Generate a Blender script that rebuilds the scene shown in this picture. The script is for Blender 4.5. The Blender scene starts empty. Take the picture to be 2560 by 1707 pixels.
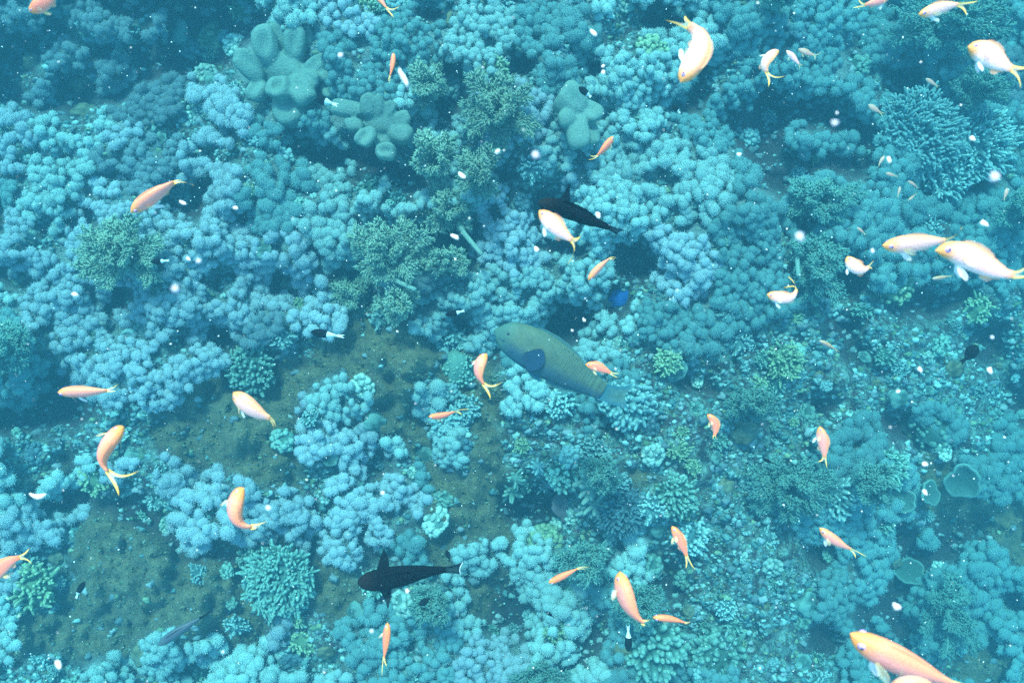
import bpy, bmesh, math, random
import numpy as np
from mathutils import Vector, Matrix

sc = bpy.context.scene
C = sc.collection
rng = np.random.default_rng(7)
random.seed(7)
H = 3.0                      # the camera hangs this far above the reef and looks down on it

# ------------------------------------------------------------------ camera, light, exposure
cam = bpy.data.cameras.new('camera')
cam.lens = 24; cam.sensor_width = 36; cam.clip_start = 0.02; cam.clip_end = 100
cam.dof.use_dof = True; cam.dof.focus_distance = 2.3; cam.dof.aperture_fstop = 6.5
co = bpy.data.objects.new('camera', cam); co.location = (0, 0, H); C.objects.link(co)
sc.camera = co

SUN_EL, SUN_AZ = math.radians(50), math.radians(-12)     # light falls from the top of the picture
world = bpy.data.worlds.new('World'); sc.world = world; world.use_nodes = True
wn = world.node_tree.nodes; wl = world.node_tree.links
sky = wn.new('ShaderNodeTexSky'); sky.sky_type = 'NISHITA'; sky.sun_disc = False
sky.sun_elevation = SUN_EL; sky.sun_rotation = SUN_AZ
wl.new(sky.outputs[0], wn['Background'].inputs[0]); wn['Background'].inputs[1].default_value = 0.10
sun = bpy.data.lights.new('sun', 'SUN'); sun.energy = 1.5; sun.angle = math.radians(10); sun.color = (1, .96, .88)
so = bpy.data.objects.new('sun', sun); C.objects.link(so)
sd = Vector((math.sin(SUN_AZ) * math.cos(SUN_EL), math.cos(SUN_AZ) * math.cos(SUN_EL), math.sin(SUN_EL)))
so.rotation_euler = sd.to_track_quat('Z', 'Y').to_euler(); so.location = (0, 2, 6)
sc.view_settings.view_transform = 'Standard'; sc.view_settings.look = 'None'
sc.view_settings.gamma = 1.0; sc.view_settings.exposure = 2.27
sc.cycles.use_denoising = False; sc.cycles.sample_clamp_indirect = 3; sc.cycles.volume_bounces = 1; sc.cycles.max_bounces = 6; sc.cycles.transparent_max_bounces = 12

# ------------------------------------------------------------------ helpers
def K(z): return (H - z) * 0.75 / 1280
def W(px, py, z):
    k = K(z); return ((px - 1280) * k, (853.5 - py) * k, z)
def WN(px, py, z):
    k = (H - z) * 0.75 / 1280
    return np.stack([(px - 1280) * k, (853.5 - py) * k, z], -1)

def tag(o, label=None, cat=None, group=None, kind=None):
    if label: o['label'] = label
    if cat: o['category'] = cat
    if group: o['group'] = group
    if kind: o['kind'] = kind
    return o

def mesh_data(name, V, F, attrs=None, smooth=True, mat=None):
    V = np.asarray(V, np.float32); me = bpy.data.meshes.new(name)
    if isinstance(F, list):
        sizes = np.array([len(f) for f in F], np.int32)
        flat = np.fromiter((i for f in F for i in f), np.int32, int(sizes.sum()))
    else:
        F = np.asarray(F, np.int32); sizes = np.full(len(F), F.shape[1], np.int32); flat = F.ravel()
    me.vertices.add(len(V)); me.vertices.foreach_set('co', V.ravel())
    me.loops.add(len(flat)); me.loops.foreach_set('vertex_index', flat)
    me.polygons.add(len(sizes))
    st = np.concatenate([[0], np.cumsum(sizes)[:-1]]).astype(np.int32)
    me.polygons.foreach_set('loop_start', st)
    me.update(calc_edges=True)
    if smooth: me.polygons.foreach_set('use_smooth', np.ones(len(sizes), bool))
    for k, a in (attrs or {}).items():
        at = me.attributes.new(k, 'FLOAT', 'POINT'); at.data.foreach_set('value', np.asarray(a, np.float32))
    if mat: me.materials.append(mat)
    return me
def add(name, me, parent=None, loc=None):
    o = bpy.data.objects.new(name, me); C.objects.link(o)
    if parent: o.parent = parent
    if loc is not None: o.location = loc
    return o
def empty(name, loc):
    o = bpy.data.objects.new(name, None); o.empty_display_size = .02; C.objects.link(o); o.location = loc
    return o
def obj(name, V, F, mat, loc=(0, 0, 0), parent=None, attrs=None, smooth=True):
    """V in world coordinates; stored relative to loc (the thing's base)"""
    V = np.asarray(V, float) - np.asarray(loc, float)
    me = mesh_data(name, V, F, attrs, smooth, mat)
    return add(name, me, parent, None if parent else loc)

def ico(sub):
    bm = bmesh.new(); bmesh.ops.create_icosphere(bm, subdivisions=sub, radius=1)
    V = np.array([v.co[:] for v in bm.verts]); F = np.array([[v.index for v in f.verts] for f in bm.faces]); bm.free()
    return V, F
I1, I2, I3, I4, I5 = ico(1), ico(2), ico(3), ico(4), ico(5)

def vnoise(shape, cell, seed):
    r = np.random.default_rng(seed)
    h, w = shape; gh, gw = int(h / cell) + 4, int(w / cell) + 4
    g = r.random((gh, gw)); y = np.arange(h) / cell; x = np.arange(w) / cell
    yi, xi = y.astype(int), x.astype(int); fy, fx = y - yi, x - xi
    fy = fy * fy * (3 - 2 * fy); fx = fx * fx * (3 - 2 * fx)
    a = g[yi][:, xi]; b = g[yi][:, xi + 1]; c = g[yi + 1][:, xi]; d = g[yi + 1][:, xi + 1]
    return (a * (1 - fx) + b * fx) * (1 - fy)[:, None] + (c * (1 - fx) + d * fx) * fy[:, None]
def blur(A, s):
    r = int(s * 3) + 1; k = np.exp(-0.5 * (np.arange(-r, r + 1) / s) ** 2); k /= k.sum()
    P = np.pad(A, ((r, r), (0, 0)), 'edge'); B = sum(k[i] * P[i:i + A.shape[0]] for i in range(2 * r + 1))
    P = np.pad(B, ((0, 0), (r, r)), 'edge'); return sum(k[i] * P[:, i:i + A.shape[1]] for i in range(2 * r + 1))
def sstep(a, b, x):
    t = np.clip((x - a) / (b - a), 0, 1); return t * t * (3 - 2 * t)

# ------------------------------------------------------------------ materials
def new_mat(name):
    m = bpy.data.materials.new(name); m.use_nodes = True
    return m, m.node_tree.nodes, m.node_tree.links, m.node_tree.nodes['Principled BSDF']
def mixc(n, l, fac, a, b, mode='MIX'):
    x = n.new('ShaderNodeMix'); x.data_type = 'RGBA'; x.blend_type = mode
    for i, v in ((0, fac), (6, a), (7, b)):
        if isinstance(v, (int, float)): x.inputs[i].default_value = v
        elif isinstance(v, tuple): x.inputs[i].default_value = (*v, 1)
        else: l.new(v, x.inputs[i])
    return x.outputs[2]
def attr(n, name):
    a = n.new('ShaderNodeAttribute'); a.attribute_name = name; return a.outputs['Fac']
def noise(n, l, scale, detail=3, rough=.6, lo=.35, hi=.65):
    t = n.new('ShaderNodeTexNoise'); t.inputs['Scale'].default_value = scale; t.inputs['Detail'].default_value = detail
    t.inputs['Roughness'].default_value = rough
    g = n.new('ShaderNodeNewGeometry'); l.new(g.outputs['Position'], t.inputs['Vector'])
    r = n.new('ShaderNodeMapRange'); r.inputs[1].default_value = lo; r.inputs[2].default_value = hi
    l.new(t.outputs['Fac'], r.inputs[0]); return r.outputs[0]
def bump(n, l, h, s, d, p):
    b = n.new('ShaderNodeBump'); b.inputs['Strength'].default_value = s; b.inputs['Distance'].default_value = d
    l.new(h, b.inputs['Height']); l.new(b.outputs[0], p.inputs['Normal'])

def coral_mat(name, low, tip, spot=None, nscale=260, vary=.22):
    """flesh colour low, tentacle-tip colour tip; each colony a little lighter or darker"""
    m, n, l, p = new_mat(name)
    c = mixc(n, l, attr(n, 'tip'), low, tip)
    if spot: c = mixc(n, l, noise(n, l, 9, 3, .6, .45, .7), c, spot)
    oi = n.new('ShaderNodeObjectInfo'); r = n.new('ShaderNodeMapRange')
    r.inputs[3].default_value = 1 - vary; r.inputs[4].default_value = 1 + vary * .35; l.new(oi.outputs['Random'], r.inputs[0])
    v = n.new('ShaderNodeHueSaturation'); l.new(c, v.inputs['Color']); l.new(r.outputs[0], v.inputs['Value'])
    n2 = noise(n, l, nscale, 2, .7, .3, .7)
    c2 = mixc(n, l, n2, (.80, .80, .82), (1.14, 1.14, 1.14)); c = mixc(n, l, 1.0, v.outputs[0], c2, 'MULTIPLY')
    l.new(c, p.inputs['Base Color']); p.inputs['Roughness'].default_value = .85; p.inputs['Specular IOR Level'].default_value = .2
    bump(n, l, n2, .6, .004, p)
    return m
M = {}
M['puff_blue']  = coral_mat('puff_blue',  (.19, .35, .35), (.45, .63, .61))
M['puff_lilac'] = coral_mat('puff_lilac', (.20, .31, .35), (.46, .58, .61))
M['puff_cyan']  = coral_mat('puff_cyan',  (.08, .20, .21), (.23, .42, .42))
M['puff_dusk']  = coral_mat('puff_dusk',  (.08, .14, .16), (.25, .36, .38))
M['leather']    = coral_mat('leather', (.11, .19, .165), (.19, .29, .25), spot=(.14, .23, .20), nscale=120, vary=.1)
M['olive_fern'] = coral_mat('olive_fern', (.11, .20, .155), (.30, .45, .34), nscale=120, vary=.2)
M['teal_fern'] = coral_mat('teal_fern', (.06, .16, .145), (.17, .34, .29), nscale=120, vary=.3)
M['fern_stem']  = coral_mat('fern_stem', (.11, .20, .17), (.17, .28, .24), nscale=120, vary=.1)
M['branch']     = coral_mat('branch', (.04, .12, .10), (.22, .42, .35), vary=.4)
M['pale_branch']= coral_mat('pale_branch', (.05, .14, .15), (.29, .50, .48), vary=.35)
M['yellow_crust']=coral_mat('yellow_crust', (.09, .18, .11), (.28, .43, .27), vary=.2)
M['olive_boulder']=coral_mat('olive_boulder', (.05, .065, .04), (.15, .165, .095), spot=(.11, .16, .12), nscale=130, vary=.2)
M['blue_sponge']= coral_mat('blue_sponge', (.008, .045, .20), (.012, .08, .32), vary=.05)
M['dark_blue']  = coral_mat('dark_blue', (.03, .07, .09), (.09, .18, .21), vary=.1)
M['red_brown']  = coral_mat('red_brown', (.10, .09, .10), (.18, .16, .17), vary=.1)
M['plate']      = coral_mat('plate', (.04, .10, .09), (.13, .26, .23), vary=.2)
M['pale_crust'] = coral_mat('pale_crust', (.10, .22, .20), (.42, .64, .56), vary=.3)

def rock_mat():
    m, n, l, p = new_mat('reef_rock')
    c = mixc(n, l, noise(n, l, 5, 4, .65), (.014, .018, .025), (.055, .040, .050))  # rock of the hollows, shade deepened by its dark colour
    ol = mixc(n, l, noise(n, l, 17, 8, .8), (.055, .064, .036), (.22, .215, .115))
    c = mixc(n, l, attr(n, 'olive'), c, ol)
    cr = mixc(n, l, noise(n, l, 40, 4, .7), (.04, .12, .11), (.30, .52, .46))
    cm = n.new('ShaderNodeMath'); cm.operation = 'MULTIPLY'; l.new(attr(n, 'crust'), cm.inputs[0]); l.new(noise(n, l, 22, 4, .7, .42, .6), cm.inputs[1])
    c = mixc(n, l, cm.outputs[0], c, cr)
    c = mixc(n, l, attr(n, 'mat'), c, mixc(n, l, noise(n, l, 60, 4, .7), (.11, .19, .20), (.28, .42, .41)))  # ground coloured paler beneath the puffs to lighten the shaded gaps
    fine = noise(n, l, 170, 4, .75, .25, .75)
    c = mixc(n, l, 1.0, c, mixc(n, l, fine, (.55, .55, .55), (1.5, 1.5, 1.5)), 'MULTIPLY')
    sp = noise(n, l, 90, 2, .5, .68, .74)
    c = mixc(n, l, sp, c, (.25, .46, .42))
    l.new(c, p.inputs['Base Color']); p.inputs['Roughness'].default_value = .9
    bump(n, l, fine, .8, .02, p)
    return m
M['rock'] = rock_mat()

def fish_mat(name, back, flank, head, belly, rough=.45):
    m, n, l, p = new_mat(name)
    dv = attr(n, 'dv'); s = attr(n, 's')
    def rng_(x, a, b):
        r = n.new('ShaderNodeMapRange'); r.inputs[1].default_value = a; r.inputs[2].default_value = b; r.interpolation_type = 'SMOOTHSTEP'
        l.new(x, r.inputs[0]); return r.outputs[0]
    c = mixc(n, l, rng_(dv, .35, .95), flank, back)
    c = mixc(n, l, rng_(dv, -.35, -.9), c, belly)
    c = mixc(n, l, rng_(s, .28, .06), c, head)
    c = mixc(n, l, rng_(s, .84, 1.0), c, back)
    sc_ = noise(n, l, 420, 2, .6, .3, .7)
    c = mixc(n, l, 1.0, c, mixc(n, l, sc_, (.88, .88, .88), (1.06, 1.06, 1.06)), 'MULTIPLY')
    l.new(c, p.inputs['Base Color']); p.inputs['Roughness'].default_value = rough
    bump(n, l, sc_, .25, .002, p)
    if rough > .9: p.inputs['Specular IOR Level'].default_value = .05
    return m
def fin_mat(name, edge, web, amin=.25):
    m, n, l, p = new_mat(name); p.inputs['Specular IOR Level'].default_value = .0 if 'dark' in name else .3
    e = attr(n, 'edge'); l.new(mixc(n, l, e, web, edge), p.inputs['Base Color'])
    r = n.new('ShaderNodeMapRange'); r.inputs[3].default_value = amin; r.inputs[4].default_value = 1; l.new(e, r.inputs[0])
    l.new(r.outputs[0], p.inputs['Alpha']); p.inputs['Roughness'].default_value = .6
    return m
def plain(name, col, rough=.5):
    m, n, l, p = new_mat(name); f = noise(n, l, 300, 2)
    l.new(mixc(n, l, f, tuple(x * .9 for x in col), tuple(min(1, x * 1.06) for x in col)), p.inputs['Base Color'])
    p.inputs['Roughness'].default_value = rough; return m
M['anthias'] = fish_mat('anthias', (1, .30, .15), (1, .33, .27), (1, .33, .08), (1, .46, .42))
M['anthias_deep'] = fish_mat('anthias_deep', (1, .22, .08), (1, .24, .15), (1, .28, .06), (1, .36, .28))
M['anthias_pink'] = fish_mat('anthias_pink', (.95, .38, .40), (.95, .42, .52), (.9, .45, .30), (.95, .6, .62))
M['anthias_brown'] = fish_mat('anthias_brown', (.50, .27, .14), (.52, .27, .22), (.45, .30, .16), (.45, .3, .25))
M['anthias_overlit'] = fish_mat('anthias_overlit', (1, .41, .21), (1, .54, .48), (1, .38, .11), (1, .74, .71))  # near-fish copy of the skin, overexposure painted in as paler colour
M['fin_yellow'] = fin_mat('fin_yellow', (1, .62, .06), (.9, .72, .5), .30)
M['fin_orange'] = fin_mat('fin_orange', (1, .42, .10), (1, .55, .40), .15)
M['fin_white'] = fin_mat('fin_white', (.95, .95, .92), (.85, .9, .92), .55)
M['fin_brown'] = fin_mat('fin_brown', (.50, .36, .14), (.4, .4, .3), .3)
M['iris'] = plain('iris', (.55, .35, .85), .2); M['pupil'] = plain('pupil', (.02, .02, .05), .1)
M['dark_fish'] = fish_mat('dark_fish', (.003, .004, .007), (.004, .005, .008), (.012, .011, .012), (.004, .006, .01), .95)
M['dark_fin'] = fin_mat('dark_fin', (.003, .004, .008), (.004, .006, .012), .82)
M['white_edge'] = plain('white_edge', (.75, .85, .9))
M['grey_fish'] = fish_mat('grey_fish', (.05, .07, .10), (.06, .08, .11), (.06, .08, .10), (.09, .12, .16))
M['white_fish'] = fish_mat('white_fish', (.5, .62, .65), (.55, .68, .7), (.5, .6, .62), (.6, .7, .72))
M['flake'] = plain('flake', (.85, .84, .82), .7); M['flake_grey'] = plain('flake_grey', (.62, .70, .80), .8)

# ------------------------------------------------------------------ the lie of the reef: which ground lies where
X0, Y0, ST = -1400, -1300, 8
NX, NY = (5360 // ST), (4300 // ST)
gx = X0 + np.arange(NX) * ST; gy = Y0 + np.arange(NY) * ST
GX, GY = np.meshgrid(gx, gy)
w1 = (vnoise((NY, NX), 9, 11) - .5) * 60 + (vnoise((NY, NX), 3, 12) - .5) * 26
w2 = (vnoise((NY, NX), 9, 13) - .5) * 60 + (vnoise((NY, NX), 3, 14) - .5) * 26
PX, PY = GX + w1, GY + w2                       # wobbly outlines
def poly(pts):
    m = np.zeros(GX.shape, bool); n = len(pts)
    for i in range(n):
        x1, y1 = pts[i]; x2, y2 = pts[(i + 1) % n]
        if y1 == y2: continue
        c = ((y1 > PY) != (y2 > PY)) & (PX < (x2 - x1) * (PY - y1) / (y2 - y1) + x1)
        m ^= c
    return m
def ell(cx, cy, rx, ry): return ((PX - cx) / rx) ** 2 + ((PY - cy) / ry) ** 2 < 1
D = lambda *p: [(x * 1.0885, y * 1.0885) for x, y in p]
KIND = np.full(GX.shape, 0)       # 0 fluffy coral, 1 olive rock, 2 dark hollow, 3 gritty crust
KIND[(PX < -170) | (PX > 2740) | (PY < -170) | (PY > 1880)] = 3
KIND[poly([(1540, 830), (1700, 880), (1950, 800), (2130, 660), (2250, 740), (2640, 720), (2700, 1080), (2300, 1010), (2080, 1060), (1980, 1290), (2080, 1480),
           (1960, 1640), (1760, 1700), (1640, 1600), (1720, 1400), (1560, 1330), (1500, 1420), (1380, 1400), (1300, 1220), (1230, 1100), (1300, 1060), (1600, 1060), (1560, 940)])] = 3
for e in ((1000, 930, 110, 70), (530, 130, 45, 60), (470, 290, 80, 30), (290, 1080, 150, 60), (140, 1440, 100, 110), (780, 1620, 90, 80), (1190, 1300, 60, 40),
          (60, 1150, 90, 60), (1000, 1450, 130, 50), (1560, 60, 60, 90), (1960, 1690, 140, 50), (1010, 330, 60, 50), (1300, 470, 70, 70), (700, 860, 60, 20), (80, 1690, 120, 50)):
    KIND[ell(*e)] = 3
KIND[poly(D((730, 600), (800, 590), (850, 650), (900, 740), (1000, 770), (1100, 780), (1150, 830), (1140, 900), (1120, 960), (1180, 1050), (1180, 1180), (1130, 1220),
            (1000, 1160), (960, 1050), (830, 960), (700, 900), (650, 1000), (700, 1050), (700, 1120), (600, 1120), (560, 1100), (430, 1060), (330, 1010), (370, 940),
            (470, 870), (520, 810), (620, 830), (750, 800), (790, 740), (770, 660)))] = 1
KIND[poly(D((160, 1210), (330, 1160), (500, 1220), (660, 1250), (720, 1300), (830, 1290), (840, 1370), (800, 1430), (640, 1400), (560, 1500), (380, 1440), (250, 1520), (40, 1490), (30, 1400), (150, 1380)))] = 1
KIND[poly(D((960, 1100), (1180, 1040), (1210, 1150), (1170, 1250), (1150, 1330), (1130, 1420), (1040, 1400), (1080, 1300), (1000, 1290)))] = 1
KIND[poly([(2290, 1130), (2400, 1180), (2600, 1280), (2600, 1440), (2430, 1350), (2300, 1260)])] = 1
KIND[ell(1590, 1205, 60, 30)] = 1; KIND[ell(2440, 1670, 90, 60)] = 1; KIND[ell(620, 1090, 60, 40)] = 1
for p in ([(-20, 60), (120, 20), (240, -10), (650, -20), (640, 80), (580, 110), (550, 190), (450, 190), (330, 270), (200, 290), (60, 280), (-20, 250)],
          [(690, 320), (860, 330), (950, 380), (1060, 400), (1100, 430), (1090, 490), (1020, 500), (960, 450), (860, 470), (790, 400), (700, 365)],
          [(1830, 270), (1940, 235), (2060, 290), (2190, 320), (2180, 430), (2060, 430), (1960, 500), (1860, 470), (1870, 360), (1790, 300)],
          [(2060, 790), (2160, 800), (2150, 850), (2060, 840)], [(2010, 985), (2090, 985), (2100, 1025), (2020, 1025)],
          [(2205, 1080), (2240, 990), (2270, 1060), (2330, 1060), (2320, 1120), (2240, 1110)],
          [(2212, 1338), (2270, 1310), (2430, 1320), (2480, 1290), (2430, 1400), (2330, 1410), (2280, 1460), (2270, 1612), (2320, 1707), (2240, 1760), (2200, 1560)],
          [(256, 1257), (400, 1250), (440, 1320), (548, 1345), (700, 1400), (640, 1420), (480, 1393), (330, 1330), (230, 1300)],
          [(1325, 805), (1400, 745), (1470, 745), (1500, 800), (1440, 840), (1330, 850)],
          [(1260, 1230), (1400, 1232), (1430, 1290), (1400, 1340), (1290, 1310)]):
    KIND[poly(p)] = 2
for e in ((470, 500, 65, 55), (1110, 600, 75, 40), (1365, 525, 35, 40), (1385, 625, 70, 35), (1600, 640, 60, 60), (2260, 225, 70, 38), (2160, 55, 25, 45), (2380, 470, 100, 45),
          (1660, 1455, 60, 45), (110, 1030, 140, 38), (180, 1240, 80, 30), (310, 750, 55, 25), (2540, 1010, 50, 60), (1140, 200, 50, 35), (1300, 170, 40, 30), (1240, 420, 55, 30),
          (1750, 230, 35, 60), (1540, 740, 45, 40), (2080, 690, 70, 60), (1090, 60, 40, 20), (560, 850, 60, 25), (40, 700, 50, 20), (900, 700, 50, 60), (620, 1430, 25, 45),
          (2140, 880, 40, 40), (1750, 970, 60, 35), (1270, 1560, 60, 50), (1960, 250, 60, 30), (1115, 260, 30, 60), (1650, 40, 40, 35), (2450, 60, 90, 40), (2300, 760, 120, 30),
          (2470, 860, 60, 50), (2050, 1390, 30, 50), (2060, 1600, 50, 50), (1480, 1600, 30, 60)):
    KIND[ell(*e)] = 2
# fluffy islands lying in the dark corner and on the olive rock
for e in ((245, 60, 85, 45), (150, 150, 70, 45), (95, 215, 40, 30), (300, 190, 60, 45), (60, 40, 60, 30), (380, 90, 40, 40), (850, 1010, 85, 70), (1130, 1110, 45, 70), (505, 1290, 65, 58), (880, 1290, 150, 130),
          (385, 1215, 50, 50), (1210, 1385, 55, 38), (1300, 1410, 50, 30), (2110, 80, 70, 60), (2480, 640, 90, 50), (1250, 450, 40, 20), (1085, 990, 40, 60), (2310, 1340, 40, 35), (2010, 345, 50, 26), (1945, 420, 45, 26), (2120, 360, 40, 22), (1890, 300, 30, 22), (860, 420, 40, 22), (960, 470, 36, 18)):
    KIND[ell(*e)] = 0
brk = vnoise((NY, NX), 7, 41) * .65 + vnoise((NY, NX), 3.2, 42) * .35
KIND[(KIND == 0) & (brk > .66)] = 3; KIND[(KIND == 0) & (brk < .265)] = 2
fK = [blur((KIND == i).astype(float), 1.6) for i in range(4)]
fK2 = [blur((KIND == i).astype(float), 3.2) for i in range(4)]
n1 = vnoise((NY, NX), 38, 1) - .5; n2 = vnoise((NY, NX), 14, 2) - .5; n3 = vnoise((NY, NX), 5, 3) - .5; n4 = vnoise((NY, NX), 2.2, 4) - .5
HT = .19 * n1 + .09 * n2 + .05 * n3 + .03 * n4
HT += -.24 * fK2[2] - .03 * fK2[1] - .03 * fK2[3] + .03 * fK2[0]
HT -= .50 * sstep(1750, 2750, GX) * (.75 + .25 * sstep(0, 1500, GY)) + .10 * sstep(500, -300, GX) * sstep(900, 0, GY)
HT -= .45 * sstep(2500, 4200, GX) + .3 * sstep(-200, -1400, GX)
HT -= .16 * np.exp(-(((GX - 2350) / 260) ** 2 + ((GY - 1560) / 260) ** 2))
HT += .16 * np.exp(-(((GX - 1200) / 520) ** 2 + ((GY - 60) / 330) ** 2))  # swell added to lift the upper centre and brighten it
HT += fK[1] * (.07 * (vnoise((NY, NX), 3.3, 51) - .5) + .035 * (vnoise((NY, NX), 1.7, 52) - .5))
HT += .05 * np.abs(vnoise((NY, NX), 6, 5) - .5) * fK[3] * 2
for (cx, cy, r, a) in ((1000, 900, 95, .12), (610, 1135, 130, .12), (300, 1420, 150, .14), (1100, 1280, 70, .10), (560, 1450, 140, .10), (770, 960, 90, .05), (430, 1560, 120, .1), (1180, 1130, 70, .05)):
    HT += a * np.clip(1 - ((PX - cx) ** 2 + (PY - cy) ** 2) / r ** 2, 0, 1) ** .7
def samp(A, px, py):
    x = np.clip((np.asarray(px, float) - X0) / ST, 0, NX - 1.001); y = np.clip((np.asarray(py, float) - Y0) / ST, 0, NY - 1.001)
    xi, yi = x.astype(int), y.astype(int); fx, fy = x - xi, y - yi
    return (A[yi, xi] * (1 - fx) + A[yi, xi + 1] * fx) * (1 - fy) + (A[yi + 1, xi] * (1 - fx) + A[yi + 1, xi + 1] * fx) * fy
def kind_at(px, py):
    return KIND[int(np.clip((py - Y0) / ST, 0, NY - 1)), int(np.clip((px - X0) / ST, 0, NX - 1))]

V = WN(GX, GY, HT).reshape(-1, 3)
idx = np.arange(NX * NY).reshape(NY, NX)
F = np.stack([idx[:-1, :-1], idx[1:, :-1], idx[1:, 1:], idx[:-1, 1:]], -1).reshape(-1, 4)
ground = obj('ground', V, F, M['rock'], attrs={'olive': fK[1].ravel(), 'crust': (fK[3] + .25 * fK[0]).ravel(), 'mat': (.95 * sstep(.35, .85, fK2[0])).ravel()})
tag(ground, 'uneven reef rock in olive turf and dark hollows under the corals', 'reef', kind='structure')

# ------------------------------------------------------------------ landmarks for the descriptions
LM = []
def lm(phrase, x, y): LM.append((phrase, x, y))

# ------------------------------------------------------------------ the fluffy soft corals
def puff_template(seed, V0, F0, spike=.30):
    r = np.random.default_rng(seed); q = np.zeros(len(V0))
    for _ in range(6): q += np.sin(V0 @ (r.standard_normal(3) * 3.2) + r.random() * 6)
    V = V0 * (1 + .035 * q + .05 * r.standard_normal(len(V0)))[:, None]
    keep = V0[:, 2] > -.35
    fk = keep[F0].all(1); F = F0[fk]
    V[:, 2] *= .66
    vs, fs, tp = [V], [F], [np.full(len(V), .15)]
    b = len(V); top = np.where(V0[:, 2] > -.12)[0]
    ns, nf = [], []
    for i in top:
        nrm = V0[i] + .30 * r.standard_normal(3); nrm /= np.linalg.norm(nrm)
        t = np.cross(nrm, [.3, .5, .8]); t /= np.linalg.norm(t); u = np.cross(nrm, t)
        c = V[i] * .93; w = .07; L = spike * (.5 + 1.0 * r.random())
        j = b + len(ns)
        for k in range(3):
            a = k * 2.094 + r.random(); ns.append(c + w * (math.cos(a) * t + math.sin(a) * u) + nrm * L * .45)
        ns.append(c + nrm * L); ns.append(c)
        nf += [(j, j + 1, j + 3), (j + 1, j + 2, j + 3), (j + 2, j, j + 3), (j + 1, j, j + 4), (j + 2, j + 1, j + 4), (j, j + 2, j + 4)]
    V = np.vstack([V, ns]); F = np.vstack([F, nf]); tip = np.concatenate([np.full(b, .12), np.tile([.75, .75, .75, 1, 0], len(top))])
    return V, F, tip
PUFF = [puff_template(s, *I3, spike=.27) for s in (1, 2, 3, 11, 12)]
PUFF_S = [puff_template(s, *I2, spike=.36) for s in (4, 5, 6, 7, 8)]
def reduce_tpl(t): return t

def in_frame(px, py, m=0): return -m < px < 2560 + m and -m < py < 1707 + m

# clear spots where other corals stand
CLEAR = [(706, 185, 118, 125), (940, 320, 95, 75), (1438, 285, 58, 62)]
heads = []
cell = {}
def try_head(px, py, r):
    s = r * .96; ci, cj = int(px // 40), int(py // 40)
    for i in range(ci - 1, ci + 2):
        for j in range(cj - 1, cj + 2):
            for (x, y, q) in cell.get((i, j), ()):
                if (x - px) ** 2 + (y - py) ** 2 < (.5 * (s + q * .96)) ** 2: return False
    cell.setdefault((ci, cj), []).append((px, py, r)); heads.append((px, py, r)); return True
RF = vnoise((NY, NX), 22, 31)
for it in range(60000):
    px = rng.uniform(-150, 2710); py = rng.uniform(-150, 1860)
    if kind_at(px, py) != 0 or float(samp(fK2[0], px, py)) < .34 or any(((px - a) / b2) ** 2 + ((py - c_) / d_) ** 2 < 1 for a, c_, b2, d_ in CLEAR): continue
    f = float(samp(RF, px, py)); r = 8.5 + 8.5 * f * f + 5.5 * rng.random()
    try_head(px, py, r)
heads = np.array(heads)
# colonies: seeds spaced apart, each head goes to its nearest seed
seeds = []
for it in range(40000):
    px = rng.uniform(-140, 2700); py = rng.uniform(-140, 1850)
    if kind_at(px, py) != 0: continue
    gap = 128 + 60 * float(samp(RF, px + 300, py))
    if all((px - x) ** 2 + (py - y) ** 2 > gap * gap for x, y in seeds): seeds.append((px, py))
seeds = np.array(seeds)
dd = ((heads[:, None, :2] - seeds[None]) ** 2).sum(-1); own = dd.argmin(1); dist = np.sqrt(dd.min(1)); ds2 = np.sqrt(np.partition(dd, 1, axis=1)[:, 1]); own = np.where((ds2 - dist < 12) & (rng.random(len(own)) < .45), -1, own)
COL = []; PARTS = []
for s in range(len(seeds)):
    hs0 = heads[own == s]; ds0 = dist[own == s]; left = list(range(len(hs0)))
    if not left: continue
    groups = []
    while left:                                   # heads that touch grow as one colony
        g = [left.pop()]; q = list(g)
        while q:
            a = q.pop()
            near = [b for b in left if (hs0[a, 0] - hs0[b, 0]) ** 2 + (hs0[a, 1] - hs0[b, 1]) ** 2 < (1.12 * (hs0[a, 2] + hs0[b, 2])) ** 2]
            for b in near: left.remove(b)
            q += near; g += near
        groups.append(g)
    for g in groups: PARTS.append((hs0[g], ds0[g], max(ds0.max(), 40)))
for hs, ds, R in PARTS:
    if len(hs) < 3: continue
    gz = samp(HT, hs[:, 0], hs[:, 1]); lift = (.012 + .04 * rng.random()) * np.clip(1 - (ds / (R * 1.05)) ** 2, 0, 1)
    vs, fs, tp = [], [], []; b = 0
    for (px, py, r), z, lf in zip(hs, gz, lift):
        z = z + lf + .004 + .02 * rng.random(); rr = r * K(z)
        T = PUFF_S[rng.integers(5)] if r < 15 else PUFF[rng.integers(5)]
        a = rng.random() * 6.283; ca, sa = math.cos(a), math.sin(a)
        Vt = T[0] @ np.array([[ca, sa, 0], [-sa, ca, 0], [0, 0, 1]]) * rr * np.array([1 + .22 * rng.standard_normal() * .8, 1, .8 + .35 * rng.random()])
        vs.append(Vt + W(px, py, z + rr * .25)); fs.append(T[1] + b); tp.append(T[2]); b += len(Vt)
    cx, cy = hs[:, 0].mean(), hs[:, 1].mean()
    COL.append(dict(V=np.vstack(vs), F=np.vstack(fs), tip=np.concatenate(tp), c=(cx, cy), R=R, n=len(hs), r=hs[:, 2].mean(), z=float(samp(HT, cx, cy))))
print('colonies', len(COL), 'heads', len(heads), 'faces', sum(len(c['F']) for c in COL))

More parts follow.
